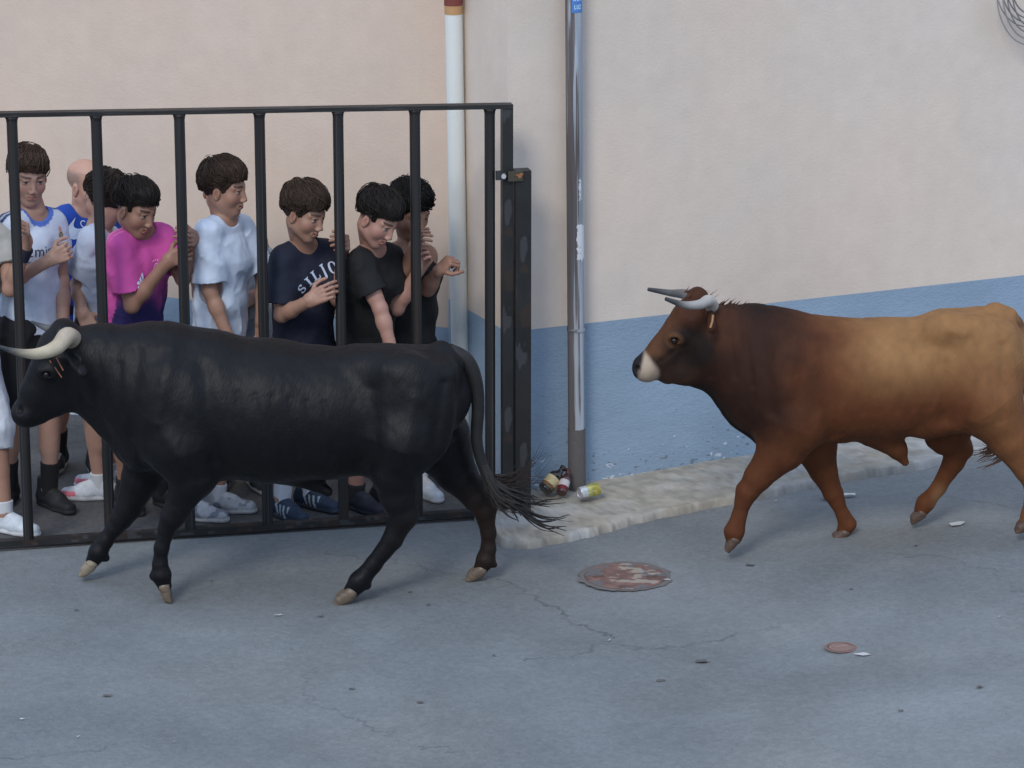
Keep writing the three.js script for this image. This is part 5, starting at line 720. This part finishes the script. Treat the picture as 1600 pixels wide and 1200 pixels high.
// pink football shirt: pink above, running into navy through ragged shards of dye
const crest = printMat(256, 384, (x) => { x.clearRect(0, 0, 256, 384); x.fillStyle = '#f1c3e8'; for (let i = 0; i < 4; i++) { x.save(); x.translate(44 + i * 56, 70 - Math.sin((i + 0.5) / 4 * 3.14) * 26); x.beginPath(); for (let k = 0; k < 10; k++) { const a = k * Math.PI / 5 - 1.57, r = k % 2 ? 10 : 24; x.lineTo(Math.cos(a) * r, Math.sin(a) * r); } x.fill(); x.restore(); } x.fillStyle = '#cf6cc0'; x.strokeStyle = '#eeb4e2'; x.lineWidth = 14; x.beginPath(); x.ellipse(128, 236, 84, 124, 0, 0, 7); x.fill(); x.stroke(); x.fillStyle = '#f0c0e6'; x.fillRect(110, 160, 36, 150); x.fillRect(80, 190, 96, 24); });
const bars3 = printMat(128, 128, (x) => { x.clearRect(0, 0, 128, 128); x.fillStyle = '#d7e2fb'; for (let i = 0; i < 3; i++) { x.beginPath(); const b = 14 + i * 36, hh = 34 + i * 26; x.moveTo(b, 92); x.lineTo(b + 30, 92); x.lineTo(b + 14, 92 - hh); x.lineTo(b - 12, 92 - hh + 16); x.fill(); } x.fillRect(8, 104, 112, 18); });
const number = printMat(128, 128, (x) => { x.clearRect(0, 0, 128, 128); x.fillStyle = '#d7e2fb'; x.textAlign = 'center'; x.font = 'bold 130px sans-serif'; x.fillText('8', 64, 112); });
person({ label: 'boy in bright pink and navy football shirt gripping the gate with both hands', seed: 5, h: 1.72, at: [[-1.782,0.642,-15.2][0], -15.2], yaw: 0.5, sh: [-1.729,1.395,-15.08], sR: [-1.811,1.364,-14.99], sL: [-1.63,1.369,-15.13], pelvis: [-1.799,0.862,-15.22], head: [-1.736,1.53,-15.02], face: [0.95, 0.3, 0.05], skin: tan2, hairColour: [0.012, 0.009, 0.008], hair: { seed: 11, thick: 0.018, fringe: 0.03, len: 0.07, forward: 1, front: 0.05, side: 0.014, back: -0.02 }, stubble: 0.0, stubbleAmount: 0.8,
  armR: [[-1.763,1.077,-14.98], [-1.585,1.302,-14.93]], armL: [[-1.529,1.189,-15.05], [-1.464,1.4,-14.98]], handR: [add(add(mul(gR, 0.8), [0, 0.35, 0]), mul(gateN, 0.25)), sub(mul(gR, 0.3), mul(gateN, 1)), [0, 1, 0], { curl: [0.7, 1.1, 0.8], thumb: 0.9 }], handL: [add(add(mul(gL, 0.3), [0, 0.2, 0]), mul(gateN, 1)), gL, [0, 1, 0], { ...grip, curl: [1.2, 0.7, 0.4] }],
  feet: [[[-1.663,0.04,-15.3][0], -15.3, 0.8], [[-1.859,0.072,-15.3][0], -15.3, 0.5]], sock: 0.16, sockColour: [0.012, 0.012, 0.013], shoe: { upper: [0.02, 0.02, 0.022], sole: [0.05, 0.05, 0.05] }, shorts: { len: 0.8 },
  shirt: { hem: 0.09, sleeve: 0.74, sleeveR: 0.072, neckR: 0.074, fold: 0.012, colour: (a, b, c, x, y, z) => { const arm = Math.abs(a) > 0.15, g = clamp((arm ? 1 : 0) + smooth(0.2, 0.42, b + 0.1 * fbm(a * 14, b * 9, 4, 2) + 0.05 * (Math.abs((a * 13) % 1) - 0.5))), q = mixv([0.03, 0.022, 0.13], [0.6, 0.085, 0.36], g), st = b > 0.28 && a < -0.09 && Math.floor((c + 0.2) / 0.011) % 3 === 0 && Math.abs(c) < 0.034; return mul(st ? [0.8, 0.24, 0.42] : b < 0.1 && Math.abs(a + 0.06) < 0.006 ? [0.7, 0.1, 0.3] : q, 0.95 + 0.1 * fbm(x * 30, y * 30, z * 30, 2)); } },
  prints: [{ name: 'shirt_crest', at: [0.03, 0.44], w: 0.055, h: 0.08, mat: crest }, { name: 'shirt_logo', at: [-0.07, 0.4], w: 0.06, h: 0.06, mat: bars3 }, { name: 'shirt_number', at: [0.0, 0.375], w: 0.06, h: 0.06, mat: number }] });
// white T-shirt in profile
person({ label: 'boy in plain white T-shirt seen in profile, looking to the right', seed: 6, h: 1.74, at: [[-1.377,0.647,-15.18][0], -15.18], yaw: 1.15, sh: [-1.342,1.428,-15.15], sR: [-1.415,1.403,-15.03], sL: [-1.269,1.377,-15.27], pelvis: [-1.381,0.847,-15.18], head: [-1.333,1.603,-15.13], face: [1.25, 0.1], skin: tan1, hairColour: [0.04, 0.024, 0.017], hair: { seed: 15, thick: 0.021, fringe: 0.02, len: 0.075, forward: 0.9, back: -0.07, n: 1600 }, stubble: 0.015, stubbleAmount: 0.3,
  armR: [[-1.403,1.138,-15.02], [-1.317,0.913,-15]], armL: [[-1.17,1.141,-15.25], [-1.182,0.954,-15.2]], handR: [[0.3, -1, 0.1], [0.2, 0, -1], [1, 0, 0], {}], handL: [[0, -1, 0.2], [-0.5, 0, 0.5], [1, 0, 0], {}],
  feet: [[[-1.416,0.016,-15.22][0], -15.22, 1.45], [[-1.532,0.006,-15.08][0], -15.1, 1.3]], sock: 0.14, shoe: { upper: [0.42, 0.44, 0.48], sole: [0.6, 0.6, 0.6], patch: [0.2, 0.22, 0.27], lace: [0.5, 0.52, 0.55] }, shorts: { len: 0.9, colour: [0.03, 0.035, 0.05] }, shirt: { colour: white(1), sleeve: 0.82, sleeveR: 0.076, hem: 0.13, fold: 0.014, diag: 26 } });
// hidden behind the boy in profile
person({ label: 'bare armed person mostly hidden behind the boy in plain white T-shirt', seed: 7, h: 1.68, at: [[-1.333,0.527,-15.62][0], -15.62], yaw: 0.25, sh: [-1.339,1.29,-15.6], sR: [-1.449,1.257,-15.58], sL: [-1.231,1.248,-15.62], head: [-1.39,1.497,-15.6], face: [0.1, 0.1], skin: tan3, hairColour: [0.07, 0.04, 0.024], hair: { seed: 18, back: -0.09, side: -0.04, len: 0.08, thick: 0.016 },
  armL: [[-1.161,1.065,-15.62], [-1.215,0.999,-15.5]], armR: [[-1.511,1.044,-15.6], [-1.487,0.866,-15.55]], handL: [[-0.8, -0.3, 0.3], [-0.2, -0.4, -1], [0, 1, 0.2], {}], handR: [[0, -1, 0], [1, 0, 0], [0, 0, 1], {}],
  feet: [[[-1.264,0.062,-15.65][0], -15.65, 0.4], [[-1.435,0.047,-15.7][0], -15.7, 0.1]], sock: 0.15, shoe: { upper: [0.03, 0.03, 0.035], sole: [0.4, 0.4, 0.4] }, shorts: { len: 0.9, colour: [0.42, 0.52, 0.6] }, shirt: { tank: true, colour: plain([0.5, 0.55, 0.6]), hem: 0.02 } });
// navy T-shirt
const club = printMat(512, 512, (x) => { x.clearRect(0, 0, 512, 512); x.fillStyle = '#c3cfe6'; const s = 'SILJO'; x.font = 'bold 128px serif'; x.textAlign = 'center'; for (let i = 0; i < s.length; i++) { const a = (i - 2.2) * 0.2; x.save(); x.translate(250 + Math.sin(a) * 430, 545 - Math.cos(a) * 400); x.rotate(a); x.fillText(s[i], 0, 0); x.restore(); } x.fillStyle = '#8c9dba'; x.font = 'bold 84px serif'; x.fillText('CL', 262, 272); x.fillText('9', 300, 352); });
person({ label: 'boy in navy T-shirt with white arched lettering, one hand on a bar', seed: 8, h: 1.7, at: [[-0.978,0.631,-15.24][0], -15.24], yaw: 0.42, sh: [-0.975,1.304,-15.16], sR: [-1.065,1.273,-15.08], sL: [-0.871,1.271,-15.22], pelvis: [-0.987,0.819,-15.24], head: [-0.959,1.503,-15.06], face: [1.0, 0.3, 0.04], skin: tan1, hairColour: [0.042, 0.026, 0.018], hair: { seed: 21, thick: 0.023, fringe: 0.022, len: 0.08, forward: 1, n: 1600 }, stubble: 0.012, stubbleAmount: 0.35,
  armR: [[-1.073,1.019,-15.04], [-0.934,1.117,-14.92]], armL: [[-0.814,1.073,-15.12], [-0.784,1.319,-15.12]], handR: [[0.9, 0.5, 0.15], [0.25, -0.3, -1], [0, 1, 0], { curl: [0.5, 0.7, 0.4], spread: 0.03, thumb: 0.3, each: [0.7, 0.9, 1.0, 1.2] }], handL: [add(add(mul(gL, -0.1), [0, 0.5, 0]), mul(gateN, 0.8)), gL, [0, 1, 0], { ...grip, curl: [1.2, 0.7, 0.4] }],
  feet: [[[-0.98,0.024,-15.3][0], -15.3, 0.9], [[-1.097,0.016,-15.12][0], -15.14, 0.7]], sock: 0.24, sockColour: [0.6, 0.64, 0.72], shoe: { upper: [0.02, 0.04, 0.08], sole: [0.05, 0.06, 0.08], stripes: [0.4, 0.48, 0.56], lace: [0.03, 0.05, 0.09] }, shorts: { len: 0.85, colour: [0.012, 0.014, 0.02] }, shirt: { colour: plain([0.011, 0.015, 0.034]), sleeve: 0.78, sleeveR: 0.07, hem: 0.1 },
  prints: [{ name: 'shirt_print', at: [0.035, 0.34], w: 0.25, h: 0.25, right: [0.9, 0.42, 0], up: [-0.42, 0.9, 0], mat: club }] });
// black T-shirt, leaning
person({ label: 'boy in black T-shirt leaning forward with one straight arm pointing down', seed: 9, h: 1.7, at: [[-0.677,0.614,-15.3][0], -15.3], yaw: 0.75, sh: [-0.652,1.291,-15.16], sR: [-0.708,1.26,-15.06], sL: [-0.572,1.246,-15.25], pelvis: [-0.693,0.788,-15.3], head: [-0.622,1.478,-15.05], face: [0.95, 0.5, 0.12], skin: [0.41, 0.22, 0.17], hairColour: [0.013, 0.01, 0.009], hair: { seed: 25, thick: 0.021, fringe: 0.034, len: 0.075, forward: 1.1, side: 0.014, back: -0.02, n: 1600 }, stubble: -0.005, stubbleAmount: 0.6,
  armR: [[-0.612,1.06,-15], [-0.559,0.868,-14.96]], armL: [[-0.543,1.005,-15.22], [-0.435,1.202,-15.2]], handR: [[0.2, -1, 0.1], [0.3, 0, -1], [1, 0, 0], {}], handL: [[0.5, 0.8, 0.2], [-0.6, 0.2, 0.6], [-0.6, 0.5, 0.2], { curl: [0.8, 0.9, 0.6] }],
  feet: [[[-0.616,0.007,-15.3][0], -15.3, 0.9], [[-0.75,0.02,-15.26][0], -15.26, 0.8]], sock: 0.12, sockColour: [0.02, 0.02, 0.02], shoe: { upper: [0.015, 0.018, 0.03], sole: [0.03, 0.035, 0.05] }, shorts: { len: 0.95, colour: [0.008, 0.009, 0.011], stripe: true }, shirt: { colour: plain([0.008, 0.0085, 0.01]), sleeve: 0.66, hem: 0.08 } });
// black vest, at the corner
person({ label: 'dark curly haired boy in black vest squeezed into the corner by the drainpipe', seed: 10, h: 1.7, at: [[-0.494,0.56,-15.5][0], -15.5], yaw: 0.55, sh: [-0.48,1.25,-15.42], sR: [-0.551,1.241,-15.35], sL: [-0.409,1.198,-15.48], pelvis: [-0.511,0.751,-15.5], head: [-0.48,1.446,-15.36], face: [0.7, 0.4], skin: tan2, hairColour: [0.009, 0.008, 0.008], hair: { seed: 29, thick: 0.024, fringe: 0.02, len: 0.06, curl: 1, n: 1600, forward: 0.8 },
  armR: [[-0.52,1.133,-15.28], [-0.462,1.3,-15.2]], armL: [[-0.401,1.064,-15.36], [-0.351,1.166,-15.3]], handR: [add(add(mul(gL, 0.0), [0, 0.6, 0]), mul(gateN, 0.7)), gR, [0, 1, 0], { ...grip, curl: [0.9, 0.8, 0.5] }], handL: [[0.7, 0.7, 0.1], [0.6, -0.5, -0.4], [-0.3, 0.7, 0.5], { curl: [1.2, 1.3, 0.8], thumb: 0.8 }],
  feet: [[[-0.452,0.01,-15.5][0], -15.5, 0.6], [[-0.557,-0.005,-15.55][0], -15.55, 0.3]], sock: 0.25, shoe: { upper: [0.5, 0.55, 0.62], sole: [0.5, 0.5, 0.52] }, shorts: { len: 0.9, colour: [0.01, 0.011, 0.014] }, shirt: { tank: true, colour: plain([0.0085, 0.009, 0.011]), hem: 0.1 } });

renderer.render(scene, camera);
